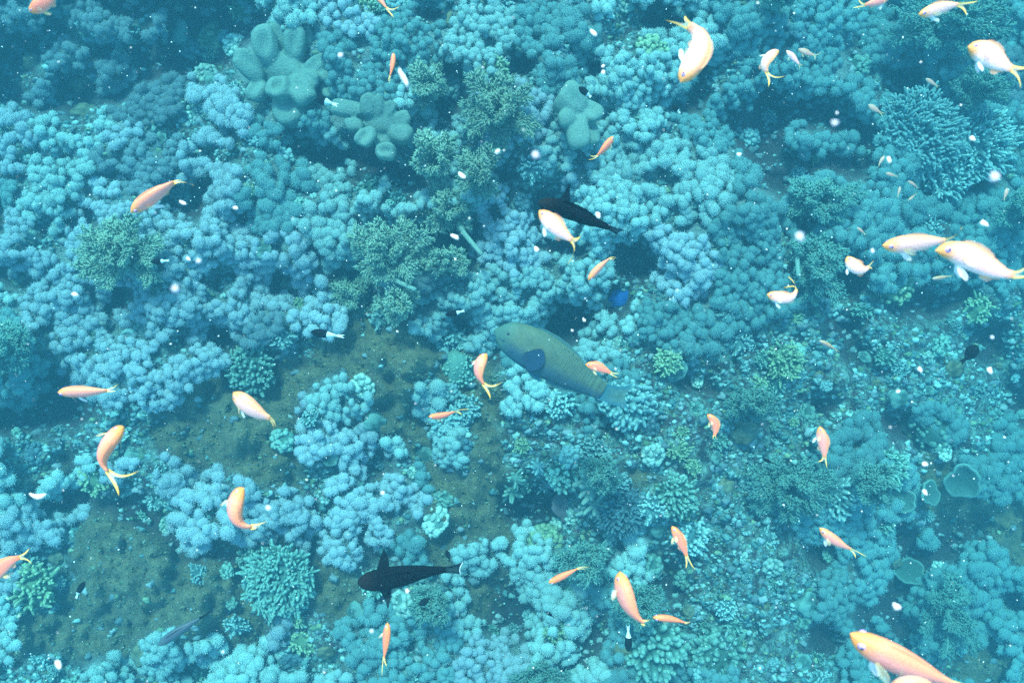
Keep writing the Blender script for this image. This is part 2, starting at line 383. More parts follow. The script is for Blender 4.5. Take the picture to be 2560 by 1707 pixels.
# ------------------------------------------------------------------ tubes, blobs, branching things
def tube(pts, rad, n=8, cap=True):
    pts = np.asarray(pts, float); m = len(pts); rad = np.broadcast_to(rad, (m,))
    T = np.gradient(pts, axis=0); T /= np.linalg.norm(T, axis=1)[:, None] + 1e-9
    ref = np.array([.13, .31, .94]) if abs(T[0] @ np.array([.13, .31, .94])) < .9 else np.array([1., 0, 0])
    A = np.cross(T, ref); A /= np.linalg.norm(A, axis=1)[:, None] + 1e-9; B = np.cross(T, A)
    an = np.linspace(0, 2 * math.pi, n, endpoint=False)
    V = pts[:, None] + rad[:, None, None] * (np.cos(an)[None, :, None] * A[:, None] + np.sin(an)[None, :, None] * B[:, None])
    V = V.reshape(-1, 3); F = []
    for i in range(m - 1):
        for j in range(n): F.append((i * n + j, i * n + (j + 1) % n, (i + 1) * n + (j + 1) % n, (i + 1) * n + j))
    if cap:
        V = np.vstack([V, pts[-1] + T[-1] * rad[-1] * .6]); k = len(V) - 1
        F += [((m - 1) * n + j, (m - 1) * n + (j + 1) % n, k) for j in range(n)]
    return V, F
class MB:
    def __init__(s): s.V, s.F, s.A, s.b = [], [], [], 0
    def add(s, V, F, a=0.5):
        V = np.asarray(V, float); s.V.append(V); s.F += [tuple(int(i) + s.b for i in f) for f in F]
        s.A.append(np.broadcast_to(a, (len(V),)).astype(float)); s.b += len(V)
    def obj(s, name, mat, loc, parent=None, smooth=True, world=True):
        V = np.vstack(s.V)
        if world: V = V - np.asarray(loc, float)
        return add(name, mesh_data(name, V, s.F, {'tip': np.concatenate(s.A)}, smooth, mat), parent, None if parent else loc)
def finger(base, d, L, r, n=7, seg=5, bend=.2, rg=rng):
    d = np.asarray(d, float); d /= np.linalg.norm(d); q = rg.standard_normal(3) * bend
    t = np.linspace(0, 1, seg); pts = base + L * (t[:, None] * d + (t ** 2)[:, None] * q * .5)
    ra = r * np.array([1.05, 1.0, .95, .88, .55][:seg]) if seg == 5 else r * np.linspace(1.05, .6, seg)
    V, F = tube(pts, ra, n); a = np.concatenate([np.repeat(t, n), [1]]); return V, F, a ** 2
def branching(R, r, count, up=.35, seed=0, sub=True):
    """local-space bush of rounded branches, radius R metres"""
    rg = np.random.default_rng(seed); mb = MB()
    for k in range(count):
        th = rg.random() * 6.283; ph = math.acos(1 - rg.random() * .95)
        d = np.array([math.sin(ph) * math.cos(th), math.sin(ph) * math.sin(th), math.cos(ph) * .8 + up * .3])
        L = R * (.75 + .35 * rg.random()); b = d * R * .15; b[2] -= R * .1
        V, F, a = finger(b, d, L, r * (1 + .3 * rg.random()), 6, 5, .35, rg); mb.add(V, F, a)
        if sub:
            for _ in range(2):
                m = b + d * L * (.5 + .3 * rg.random()); d2 = d + .8 * rg.standard_normal(3); V, F, a = finger(m, d2, L * .33, r * .8, 6, 5, .3, rg)
                mb.add(V, F, .3 + .7 * a)
    return mb
def tufted(R, r, count, flat=.6, seed=0, reach=.32):
    """dome closely set with short blunt twigs"""
    rg = np.random.default_rng(seed); mb = MB(); P, F, a = lump(R * .8, seed, I3, flat, .16); mb.add(P, F, a * .15)
    for k in range(count):
        th = rg.random() * 6.283; ph = math.acos(1 - rg.random()) ; rr = R * (.72 + .14 * rg.random())
        d = np.array([math.sin(ph) * math.cos(th), math.sin(ph) * math.sin(th), math.cos(ph)]); b = d * rr * [1, 1, flat]
        d = d + .45 * rg.standard_normal(3) + [0, 0, .35]; L = R * reach * (.5 + .8 * rg.random())
        V, F, a = finger(b, d, L, r * (.8 + .5 * rg.random()), 6, 5, .5, rg); mb.add(V, F, a)
        if rg.random() < .6:
            V, F, a = finger(b + d / np.linalg.norm(d) * L * .45, d + .9 * rg.standard_normal(3), L * .5, r * .75, 6, 5, .3, rg); mb.add(V, F, .3 + .7 * a)
    return mb
def lump(R, seed, sub=I4, flat=.6, rough=.12, freq=3):
    rg = np.random.default_rng(seed); V, F = sub; P = V.copy(); n = np.zeros(len(P))
    for o in range(6):
        for _ in range(5):
            k = rg.standard_normal(3) * freq * 1.9 ** o; n += np.sin(P @ k + rg.random() * 6) * .5 ** o / 3
    P = P * (1 + rough * n)[:, None] * R; P[:, 2] *= flat
    return P, F, np.clip(.5 + n * .8, 0, 1)
def knobby(R, r, count, seed, flat=.55):
    rg = np.random.default_rng(seed); mb = MB(); P, F, a = lump(R * .85, seed, I3, flat, .15); mb.add(P, F, a * .3)
    for k in range(count):
        th = rg.random() * 6.283; ph = math.acos(1 - rg.random())
        d = np.array([math.sin(ph) * math.cos(th), math.sin(ph) * math.sin(th), math.cos(ph) * flat]); q = r * (.6 + .8 * rg.random())
        P, F = I2; P = P * (1 + .12 * rg.standard_normal((len(P), 1))); mb.add(P * q + d * R * (.85 + .12 * rg.random()), F, .3 + .7 * np.clip(P[:, 2], 0, 1) * rg.random() ** .3)
    return mb

def place(name, mb, mat, px, py, label, cat, group=None, lift=.03, rz=None, smooth=True):
    z = float(samp(HT, px, py)) + lift; o = mb.obj(name, mat, (0, 0, 0), None, smooth, False) if isinstance(mb, MB) else add(name, mb)
    o.location = W(px, py, z); o.rotation_euler.z = rng.random() * 6.28 if rz is None else rz
    return tag(o, label, cat, group)

# ---- sea ferns (feathery olive soft corals)
def fern(px, py, rx, ry, seed, label, lift=.10, lean=(0, 0), stalk=None, n_br=11, mat='olive_fern', dens=1.0):
    rg = np.random.default_rng(seed); z0 = float(samp(HT, px, py)); base = np.array(W(px, py, z0)); k = K(z0)
    root = empty('sea_fern', base); stems = MB(); fr = MB(); IV, IF = I1
    Bv, Bf, Ba, b = [], [], [], 0
    leaf = np.array([(0, 0, 0), (.4, .13, .07), (.4, -.13, .07), (.4, 0, -.1), (1, 0, .05)]); lf = np.array([(0, 1, 3), (0, 3, 2), (0, 2, 1), (1, 4, 3), (3, 4, 2), (2, 4, 1)])
    for i in range(n_br):
        th = 6.283 * (i + .5 * rg.random()) / n_br; rad = .78 + .3 * rg.random()
        end = np.array([math.cos(th) * rx * k * rad + lean[0] * k, math.sin(th) * ry * k * rad - lean[1] * k, lift + .10 * rg.random()])
        if i % 2 == 0: end[:2] *= .15 + .5 * rg.random(); end[2] += .05
        t = np.linspace(0, 1, 12)[:, None]; mid = end * .5 + np.array([0, 0, .07 + .03 * rg.random()]) + rg.standard_normal(3) * .012
        pts = base + 2 * t * (1 - t) * mid + t ** 2 * end
        V, F = tube(pts, np.linspace(.008, .003, 12), 6); stems.add(V, F, .5)
        Lb = np.linalg.norm(end)
        T = np.gradient(pts, axis=0); T /= np.linalg.norm(T, axis=1)[:, None]
        nb = int(30 * dens)
        for j in range(nb):
            u = .12 + .88 * (j + rg.random() * .8) / nb; q = u * 11; qi = min(int(q), 10); p = pts[qi] * (1 - (q - qi)) + pts[qi + 1] * (q - qi)
            tt = T[qi]; side = np.cross(tt, [0, 0, 1.]); side /= np.linalg.norm(side) + 1e-6
            d = tt * (.55 + .4 * rg.random()) + side * (1 if j % 2 else -1) * (.8 + .3 * rg.random()) + np.array([0, 0, .35 * rg.standard_normal() + .12])
            d /= np.linalg.norm(d); L = Lb * .27 * (1 - .62 * u) * (.8 + .5 * rg.random()) + .012
            nl = 14
            for m in range(nl):
                v = (m + .5) / nl; pp = p + d * L * v + rg.standard_normal(3) * .002
                e = d * .8 + tt * .7 + rg.standard_normal(3) * .42; e[2] = abs(e[2]) * .5; e /= np.linalg.norm(e)
                f = np.cross(e, rg.standard_normal(3)); f /= np.linalg.norm(f); g = np.cross(e, f)
                sz = .024 * (1.1 - .45 * v) * (.7 + .6 * rg.random())
                Bv.append(pp + sz * (leaf[:, :1] * e + leaf[:, 1:2] * f * 1.3 + leaf[:, 2:] * g * 1.5)); Bf.append(lf + b); Ba += [.1, .45, .45, .3, .9]; b += 5
    stems.obj('stem', M['fern_stem'], base, root)
    obj('fronds', np.vstack(Bv), np.vstack(Bf), M[mat], base, root, {'tip': Ba})
    if stalk:
        sp = [W(x, y, z0 + .11 + .05 * q) for q, (x, y) in enumerate(stalk)]; sp = np.array(sp)
        tt = np.linspace(0, 1, 10); pts = np.stack([np.interp(tt, np.linspace(0, 1, len(sp)), sp[:, c]) for c in range(3)], 1)
        V, F = tube(pts, np.linspace(.013, .009, 10), 9); q = MB(); q.add(V, F, .9); q.obj('trunk', M['fern_stem'], base, root)
    return tag(root, label, 'sea fern', 'feathery olive soft corals')
FERNS = [
 (1248, 305, 92, 78, 'wide olive feathery soft coral above the dark fish with raised fin', 'the wide olive fern', dict(n_br=15)),
 (1098, 435, 48, 66, 'tall narrow olive feathery coral below the folded leather coral', 'the narrow olive fern', dict(n_br=9, lean=(0, -12))),
 (1203, 452, 52, 50, 'bright olive feathery coral with blunt tips beside the tall narrow fern', 'the bright olive fern', dict(n_br=9)),
 (1125, 535, 75, 62, 'olive feathery coral showing its bare pale trunk', 'the fern with a bare trunk', dict(n_br=11, stalk=[(1136, 550), (1165, 590), (1204, 636)])),
 (985, 640, 100, 76, 'largest olive feathery coral with dense layered fronds', 'the largest olive fern', dict(n_br=18, stalk=[(956, 690), (985, 700), (1038, 724)])),
 (1122, 665, 48, 30, 'small flat olive fern coral above the black and white fish', 'the small flat fern', dict(n_br=8)),
 (895, 745, 52, 52, 'ragged olive fern coral at the edge of the olive rock', 'the ragged fern', dict(n_br=9)),
 (1010, 770, 50, 36, 'thin olive fern coral hanging over bare olive rock', 'the thin fern', dict(n_br=7, dens=.7)),
 (1078, 240, 34, 58, 'dim bluish fern coral between the orange fish and dark hollow', 'the dim bluish fern', dict(n_br=8)),
 (348, 640, 118, 84, 'broad green feathery coral below the lone orange fish', 'the broad green fern', dict(n_br=18)),
 (70, 868, 88, 66, 'green feathery coral cut by the picture edge above a thin orange fish', 'the edge-cut green fern', dict(n_br=13)),
 (1350, 1668, 72, 44, 'soft green feathery coral cut off by the lower picture edge', 'the lowest green fern', dict(n_br=12)),
 (2330, 92, 138, 70, 'large blurred green feathery coral under the pale orange fish', 'the large blurred fern', dict(n_br=20)),
 (1918, 22, 42, 30, 'small green fern coral touching the top picture edge', 'the top-edge fern', dict(n_br=8)),
 (2022, 522, 90, 50, 'blue green fern coral between two dark hollows', 'the blue green fern', dict(n_br=13)),
 (2005, 680, 64, 90, 'dim tall green coral with a vertical pale stalk behind a curled fish', 'the stalked dim coral', dict(n_br=13, stalk=[(1986, 590), (1992, 640), (1996, 690)])),
 (1848, 1000, 58, 32, 'green matted fern coral beside the small upright orange fish', 'the matted fern', dict(n_br=9)),
 (1942, 1205, 104, 66, 'wide green mound of fine fronds below the upright orange fish', 'the green frond mound', dict(n_br=18)),
 (2330, 1512, 68, 92, 'coarse green fan of thick fronds beside the large orange fish', 'the coarse green fan', dict(n_br=13)),
 (1492, 1166, 38, 34, 'small round fern coral just above the fingered leather coral', 'the small round fern', dict(n_br=8)),
 (1455, 1375, 66, 46, 'low fern coral between the round green ball and yellow crust', 'the low fern', dict(n_br=11)),
 (1580, 1480, 56, 46, 'slate blue fern coral behind the large curved orange fish', 'the slate blue fern', dict(n_br=11)),
 (2400, 250, 70, 46, 'dull green fern coral below the big white fish', 'the dull green fern', dict(n_br=10)),
 (2500, 540, 60, 40, 'faint deep green fern coral near the grey floating disc', 'the faint deep fern', dict(n_br=9)),
 (1090, 1480, 52, 34, 'pale green toothed fern coral under the black fish tail', 'the toothed fern', dict(n_br=9)),
 (2140, 1190, 46, 44, 'ragged teal fern coral beside the green frond mound', 'the ragged teal fern', dict(n_br=9)),
]
for i, (x, y, rx, ry, lab, ph, kw) in enumerate(FERNS):
    fern(x, y, rx, ry, 100 + i, lab, mat='teal_fern' if x > 1400 or y > 1300 or x < 100 else 'olive_fern', **kw); lm(ph, x, y)

# ---- lobed leather corals
def leather(px, py, lobes, stalks, seed, label, f, ox, oy, lift=.08):
    """lobes: (x, y, half length, half width, turn, rise, dent) in close-up units of f per photo pixel"""
    rg = np.random.default_rng(seed); z0 = float(samp(HT, px, py)); base = np.array(W(px, py, z0)); root = empty('leather_coral', base)
    mb = MB()
    def blob(x, y, a, b, turn, rise, dent, hgt):
        zc = z0 + lift + rise; k = K(zc) / f; P = I4[0].copy(); q = np.zeros(len(P))
        for _ in range(7): q += np.sin(P @ (rg.standard_normal(3) * 2.6) + rg.random() * 6)
        P = np.sign(P) * np.abs(P) ** .86 * (1 + .03 * q)[:, None]; up = np.clip(P[:, 2], 0, 1)
        P[:, 2] -= dent * np.exp(-(P[:, 0] ** 2 * 2.6 + (P[:, 1] + .1) ** 2 * 6)) * (up > 0)
        P[:, 0] += .12 * P[:, 1] ** 2
        P = P * [a * k, b * k, hgt * min(a, b) * k]; c, s_ = math.cos(turn), math.sin(turn); P[:, 2] += P[:, 0] * .3
        P = P @ np.array([[c, s_, 0], [-s_, c, 0], [0, 0, 1]]); mb.add(P + W(ox + x / f, oy + y / f, zc), I4[1], .5)
    for (x, y, a, b, t) in stalks: blob(x, y, a, b, math.radians(t), -.045, 0, .9)
    for (x, y, a, b, t, r, d) in lobes: blob(x, y, a * 1.06, b * 1.12, math.radians(t), r, d, .85)
    o = mb.obj('leather_coral', M['leather'], base)
    m = o.modifiers.new('r', 'REMESH'); m.mode = 'VOXEL'; m.voxel_size = .0055; m.use_smooth_shade = True
    m = o.modifiers.new('s', 'SMOOTH'); m.iterations = 4; m.factor = .5
    bpy.data.objects.remove(root)
    return tag(o, label, 'leather coral', 'lobed leather corals')
leather(708, 172, [(425, 310, 185, 118, 95, .03, .55), (560, 215, 130, 62, 110, .0, .2), (730, 290, 165, 98, 82, .03, .5), (860, 255, 105, 52, 70, .0, .2), (265, 520, 165, 105, 125, .02, .35),
    (345, 765, 125, 92, 250, .0, .4), (575, 735, 128, 118, 260, .05, .85), (800, 770, 170, 125, 305, .04, .3), (880, 640, 125, 70, 330, .03, .2), (930, 530, 150, 80, 30, .02, .3), (1050, 430, 170, 82, 60, -.01, .45),
    (1010, 600, 90, 55, 320, .02, .15), (1060, 740, 130, 62, 290, -.01, .3), (480, 130, 80, 50, 70, -.01, .1)], [(620, 560, 270, 190, 0), (715, 930, 240, 190, 270)], 5,
    'big green leather coral with broad cupped lobes and thick smooth stalk', 4.126, 560, 40, .15)
leather(942, 325, [(1300, 965, 190, 82, 175, .0, 0), (1490, 930, 110, 72, 95, .02, .2), (1595, 935, 115, 52, 80, .02, .1), (1705, 985, 105, 58, 60, .01, .2), (1820, 1080, 105, 75, 30, .0, .3), (1810, 1215, 140, 100, 340, -.01, .1),
    (1345, 1125, 85, 66, 190, .02, .2), (1465, 1250, 120, 84, 240, .04, .75), (1665, 1395, 112, 84, 350, .05, .7)], [(1570, 1110, 230, 140, 0), (1660, 1270, 110, 100, 270)], 9,
    'smaller green leather coral with curled finger lobes beside black and white fish', 4.126, 560, 40, .12)
leather(1438, 285, [(1590, 705, 120, 95, 140, .02, .2), (1705, 765, 95, 68, 320, .01, .3), (1555, 815, 62, 55, 200, .05, .0), (1625, 890, 125, 72, 280, .03, .15), (1725, 905, 85, 42, 280, -.01, .1)], [(1630, 790, 95, 80, 0)], 14,
    'blue green leather coral of three smooth folded lobes among pale puffs', 2.735, 850, 0, .10)
lm('the big leather coral', 706, 185); lm('the smaller leather coral', 940, 320); lm('the folded leather coral', 1438, 285)

# ---- fingered leather coral
def fingered(px, py, R, seed, label, n=16, mat='plate', name='finger_coral'):
    rg = np.random.default_rng(seed); z0 = float(samp(HT, px, py)) + .05; k = K(z0); mb = MB()
    P, F, a = lump(R * .42 * k, seed, I3, .7, .08); mb.add(P, F, .4)
    for i in range(n):
        th = 6.283 * (i + .4 * rg.random()) / n; el = .15 + .7 * rg.random() * (i % 2)
        d = np.array([math.cos(th) * math.cos(el), math.sin(th) * math.cos(el), math.sin(el)]) + .2 * rg.standard_normal(3)
        V, F, a = finger(d * R * k * .2, d, R * k * (.45 + .4 * rg.random()), R * k * (.12 + .05 * rg.random()), 9, 5, .45, rg); mb.add(V, F, .35 + .6 * a)
    return place(name, mb, M[mat], px, py, label, 'finger coral', lift=.05)
fingered(1478, 1205, 54, 3, 'green leather coral of blunt spreading fingers beside the red brown patch', 17, 'fern_stem')
fingered(1490, 1262, 42, 4, 'lower group of blunt green coral fingers above dark blue coral', 12, 'fern_stem')
fingered(1345, 1166, 24, 5, 'tiny pale branching coral like a little tree above dark hollow', 11, 'pale_branch')
fingered(1360, 1218, 20, 6, 'thin pale forked coral beside a lilac puff', 7, 'pale_branch')
fingered(1288, 1195, 30, 8, 'plump teal coral of stubby fingers on olive rock', 13, 'branch')
fingered(1280, 1228, 32, 12, 'rounded teal coral of short knobs below the plump fingers', 15, 'branch')
lm('the fingered leather coral', 1478, 1215); lm('the tiny branching coral', 1345, 1166)

# ---- branching, knobbly and massive corals placed one by one
def bush(px, py, R, r, n, seed, mat, label, cat='branching coral', name='branching_coral', lift=.02, flat=1.0, sub=True, group=None):
    mb = tufted(R * K(samp(HT, px, py)), r * K(0), n * 2, flat * .75, seed=seed, reach=.26 if R > 60 else .36)
    o = place(name, mb, M[mat], px, py, label, cat, group, lift); return o
bush(2290, 330, 104, 3.9, 260, 21, 'puff_cyan', 'bright cyan branching coral with dense stubby twigs beside the small brown fish', lift=.03, flat=.6)
bush(2430, 360, 95, 3.9, 200, 22, 'pale_branch', 'second bright cyan twig coral toward the grey floating disc', lift=.02, flat=.6)
bush(2350, 420, 80, 3.8, 160, 23, 'pale_branch', 'lower bright cyan twig coral above the cluster of olive fish', flat=.6)
bush(700, 1450, 88, 4.6, 230, 24, 'teal_fern', 'green knobbly branching coral on olive rock before the black fish', flat=.42)
bush(640, 1390, 40, 5, 50, 25, 'branch', 'small dark branching coral above the green knobbly coral', flat=.7)
bush(630, 925, 62, 5, 80, 26, 'branch', 'dark speckled branching coral under the big puff mass', flat=.6)
bush(1115, 850, 48, 4.5, 90, 27, 'puff_cyan', 'blue cauliflower coral between parrotfish snout and olive rock', flat=.8)
bush(1128, 1060, 42, 4.5, 80, 28, 'puff_cyan', 'blue cauliflower coral beside the forked tail orange fish', flat=.8)
bush(1668, 905, 34, 3.5, 60, 29, 'yellow_crust', 'spiky yellow green coral tuft behind the parrotfish tail', flat=1.0)
bush(1552, 1275, 58, 3.5, 190, 30, 'dark_blue', 'dark blue fine grained coral below the blunt green fingers', flat=.5)
bush(1410, 1185, 40, 6, 40, 31, 'branch', 'knobbly dark teal coral right between the tiny tree and blunt fingers', flat=.7)
bush(1960, 905, 44, 4, 60, 32, 'yellow_crust', 'speckled yellow green coral between brown fish and pale crust', flat=.6)
bush(1560, 1010, 60, 7, 60, 33, 'puff_cyan', 'pale lumpy coral under the parrotfish tail', flat=.6)
bush(1640, 1620, 78, 8, 60, 34, 'branch', 'dark green coral of long ridged fingers beside the small blue marked fish', flat=.5)
bush(1790, 1640, 74, 8, 56, 35, 'branch', 'dark teal ridged finger coral near the lower picture edge', flat=.5)
bush(1725, 1340, 40, 5, 60, 36, 'pale_branch', 'pale knobby coral behind the slim upright orange fish', flat=.7)
bush(1400, 1005, 36, 4, 50, 37, 'pale_branch', 'small crisp pale coral under the parrotfish belly', flat=.6)
bush(1170, 1020, 34, 4, 40, 39, 'pale_branch', 'tiny lace coral beside the yellow forked tail', flat=.6)
bush(1240, 175, 34, 4, 34, 38, 'yellow_crust', 'yellow tipped coral in the dark hollow above the wide olive fern', flat=.6)
bush(935, 15, 32, 4, 34, 40, 'yellow_crust', 'yellow tipped coral behind the fish cut by the top edge', flat=.6)
bush(2215, 1170, 48, 4, 60, 41, 'branch', 'teal twig coral above the plate corals', flat=.6)
bush(2085, 1240, 55, 5, 60, 42, 'pale_branch', 'cyan bristly coral above the slanting slim orange fish', flat=.5)
bush(80, 1470, 60, 5, 60, 43, 'yellow_crust', 'pale crusty coral beside the tiny black fish', flat=.5)
bush(1690, 1240, 50, 5, 70, 44, 'branch', 'teal grainy coral between dark blue coral and pale puffs', flat=.5)
for ph, x, y in (('the bright cyan twig coral', 2320, 350), ('the green knobbly coral', 700, 1450), ('the dark speckled coral', 630, 925), ('the snout-side cauliflower coral', 1115, 850),
                 ('the tuft behind the parrotfish', 1668, 905), ('the dark blue coral', 1552, 1275), ('the ridged finger coral', 1640, 1620), ('the pale lumpy coral', 1560, 1010)): lm(ph, x, y)

def kn(px, py, R, r, n, seed, mat, label, cat='coral', name='knobbly_coral', flat=.55, lift=0.0):
    o = place(name, knobby(R * K(samp(HT, px, py)), r * K(0), n, seed, flat), M[mat], px, py, label, cat, None, lift); return o
kn(1362, 1350, 44, 7, 90, 51, 'yellow_crust', 'bright yellow green lumpy crust above lilac puffs')
kn(1628, 130, 42, 6, 90, 52, 'yellow_crust', 'yellow green mat of tiny knobs beside the white curved fish', flat=.3)
kn(1580, 192, 34, 6, 70, 53, 'yellow_crust', 'lower yellow green knob mat near the tiny dark fish', flat=.3)
kn(1400, 1312, 24, 6, 50, 54, 'pale_crust', 'whitish knotted coral lump above yellow green crust', flat=.8)
kn(1432, 1290, 20, 5, 40, 55, 'pale_crust', 'small whitish coral knob beside the red brown patch', flat=.8)
kn(535, 100, 38, 6, 60, 56, 'yellow_crust', 'yellowish crust streak above the big leather coral', flat=.5)
kn(588, 118, 30, 6, 50, 57, 'pale_crust', 'pale crust lump touching the big leather coral', flat=.5)
kn(515, 195, 34, 6, 60, 58, 'pale_crust', 'whitish crust lump between the brightest white crust and the yellowish streak', flat=.4)
kn(478, 288, 40, 6, 60, 59, 'pale_crust', 'brightest white crust between dark hollows and blue puffs', flat=.35)
kn(1535, 860, 22, 4, 50, 60, 'pale_crust', 'mint green crust lump above the parrotfish back', flat=.6)
kn(1590, 975, 30, 5, 60, 61, 'yellow_crust', 'mint green crust just behind the parrotfish tail', flat=.4)
kn(2235, 715, 50, 6, 70, 62, 'yellow_crust', 'pale green crust patch under the large pale fish pair', flat=.3)
kn(2340, 1060, 70, 7, 80, 63, 'branch', 'teal knobbly mound between hollows at the steep side', flat=.4)
kn(1235, 850, 22, 4, 40, 64, 'pale_crust', 'small pale crust at the parrotfish chin', flat=.5)
kn(1145, 925, 50, 3.5, 90, 65, 'branch', 'grainy grey green boulder beside the forked tail orange fish', flat=.6)
for ph, x, y in (('the yellow green crust', 1362, 1350), ('the yellow green mat', 1610, 150), ('the brightest white crust', 478, 288), ('the mint crust lump', 1535, 860), ('the pale green crust patch', 2235, 715)): lm(ph, x, y)

def boulder(px, py, R, seed, mat, label, name='boulder_coral', flat=.5, rough=.2, lift=-.035, cat='boulder coral', sx=1.0, rz=0):
    P, F, a = lump(R * K(samp(HT, px, py)), seed, I5, flat, rough, 2.2); P[:, 0] *= sx; mb = MB(); mb.add(P, F, a)
    return place(name, mb, M[mat], px, py, label, cat, None, lift, rz=rz)
boulder(1598, 1350, 28, 76, 'leather', 'round fuzzy green ball coral beside the slim upright orange fish', flat=.8, rough=.03, name='ball_coral', lift=.02)
boulder(1532, 730, 44, 77, 'blue_sponge', 'vivid deep blue sponge deep in the hollow between puffs', name='blue_sponge', cat='sponge', flat=.35, rough=.25, sx=1.5)
boulder(1425, 1265, 44, 78, 'red_brown', 'dull red brown sponge patch beside the blunt coral fingers', name='brown_sponge', cat='sponge', flat=.25, rough=.12)
boulder(1455, 1225-90, 20, 80, 'dark_blue', 'small dark teal knob above the small round fern', flat=.7)
for ph, x, y in (('the blue sponge', 1532, 730),
                 ('the green ball coral', 1598, 1350), ('the brown sponge', 1425, 1265)): lm(ph, x, y)

# ---- plate corals with pale rims on the steep side
def plate(px, py, R, seed, label, tilt=(.3, .2), mat='plate'):
    rg = np.random.default_rng(seed); z0 = float(samp(HT, px, py)); k = K(z0); Rm = R * k * .85
    NT, NR = 48, 9; th = np.linspace(0, 6.2832, NT, endpoint=False); r = np.linspace(0, 1, NR)
    edge = 1 + .10 * np.sin(3 * th + seed) + .07 * np.sin(5 * th + 2 * seed) + .03 * np.sin(11 * th)
    P = np.zeros((NR, NT, 3)); P[..., 0] = r[:, None] * edge * np.cos(th) * Rm; P[..., 1] = r[:, None] * edge * np.sin(th) * Rm * .85
    P[..., 2] = Rm * (.32 * r[:, None] ** 2.2 + .03 * np.sin(7 * th) * r[:, None] ** 2)
    P = P.reshape(-1, 3); ii = np.arange(NR * NT).reshape(NR, NT)
    F = np.stack([ii[:-1], ii[1:], np.roll(ii[1:], -1, 1), np.roll(ii[:-1], -1, 1)], -1).reshape(-1, 4)
    me = mesh_data('plate_coral', P, F, {'tip': np.repeat(np.where(r > .93, 1, .25 * r), NT)}, True, M[mat])
    o = add('plate_coral', me); o.location = W(px, py, z0 + .08); o.rotation_euler = (tilt[0], tilt[1], rg.random() * 6)
    s = o.modifiers.new('s', 'SOLIDIFY'); s.thickness = .012
    return tag(o, label, 'plate coral', 'rimmed plate corals on the steep side')
plate(2272, 1428, 40, 1, 'round olive plate coral with pale rim below the knot of teal puffs')
plate(2322, 1232, 34, 2, 'small cupped plate coral with bright rim above the plates')
plate(2256, 1250, 34, 4, 'thin plate coral with pale rim beside the smaller cup', (.1, -.3))
plate(2405, 1200, 50, 5, 'long curved plate coral with bright lower edge on the dark slope', (.4, .3))
lm('the round plate coral', 2272, 1428); lm('the small cupped plate coral', 2322, 1232); lm('the long plate coral', 2405, 1200)

# ------------------------------------------------------------------ fish
def catmull(P, n):
    P = np.asarray(P, float); d = np.r_[0, np.cumsum(np.linalg.norm(np.diff(P[:, :2], axis=0), axis=1))]; d /= d[-1]
    # natural-ish smooth interpolation: fit low-order polynomial through points
    deg = min(len(P) - 1, 3); t = np.linspace(0, 1, n)
    return np.stack([np.polyval(np.polyfit(d, P[:, c], deg), t) for c in range(P.shape[1])], 1)
def leaf_fin(base, d, w, L, Wd, sweep=.25):
    """fan fin: base point, direction d, width direction w"""
    NU, NV = 7, 7; u = np.linspace(0, 1, NU)[:, None]; v = np.linspace(-1, 1, NV)[None]
    prof = (.22 + .78 * np.sin(np.clip(u * 1.9, 0, 1.57))) * (1 - .25 * u ** 3)
    r = u * L * (1 - .22 * np.abs(v) ** 2.2 * u)
    P = base + r[..., None] * d + (Wd * .5 * prof * v + sweep * L * u ** 2 * .3)[..., None] * w
    ii = np.arange(NU * NV).reshape(NU, NV); F = np.stack([ii[:-1, :-1], ii[1:, :-1], ii[1:, 1:], ii[:-1, 1:]], -1).reshape(-1, 4)
    e = np.clip(np.maximum(1 - u * 1.2, np.abs(v) ** 3 * .7 + 0 * u), 0, 1); e = np.broadcast_to(e, (NU, NV)) * .7 + .3 * (np.sin(v * 14) > .2)
    return P.reshape(-1, 3), F, e.ravel()
PROF_A = ([0, .03, .08, .16, .28, .42, .56, .7, .84, .93, 1.0], [.012, .052, .088, .125, .158, .168, .155, .128, .085, .062, .058], [.012, .044, .072, .096, .110, .112, .102, .080, .050, .030, .022])
PROF_P = ([0, .02, .07, .14, .25, .38, .52, .66, .80, .91, 1.0], [.02, .062, .110, .142, .168, .178, .172, .150, .112, .086, .082], [.02, .05, .075, .09, .10, .10, .092, .075, .048, .028, .02])
PROF_D = ([0, .04, .10, .2, .32, .45, .6, .75, .88, 1.0], [.03, .07, .10, .125, .135, .130, .115, .090, .060, .045], [.035, .07, .095, .115, .12, .112, .095, .07, .045, .034])
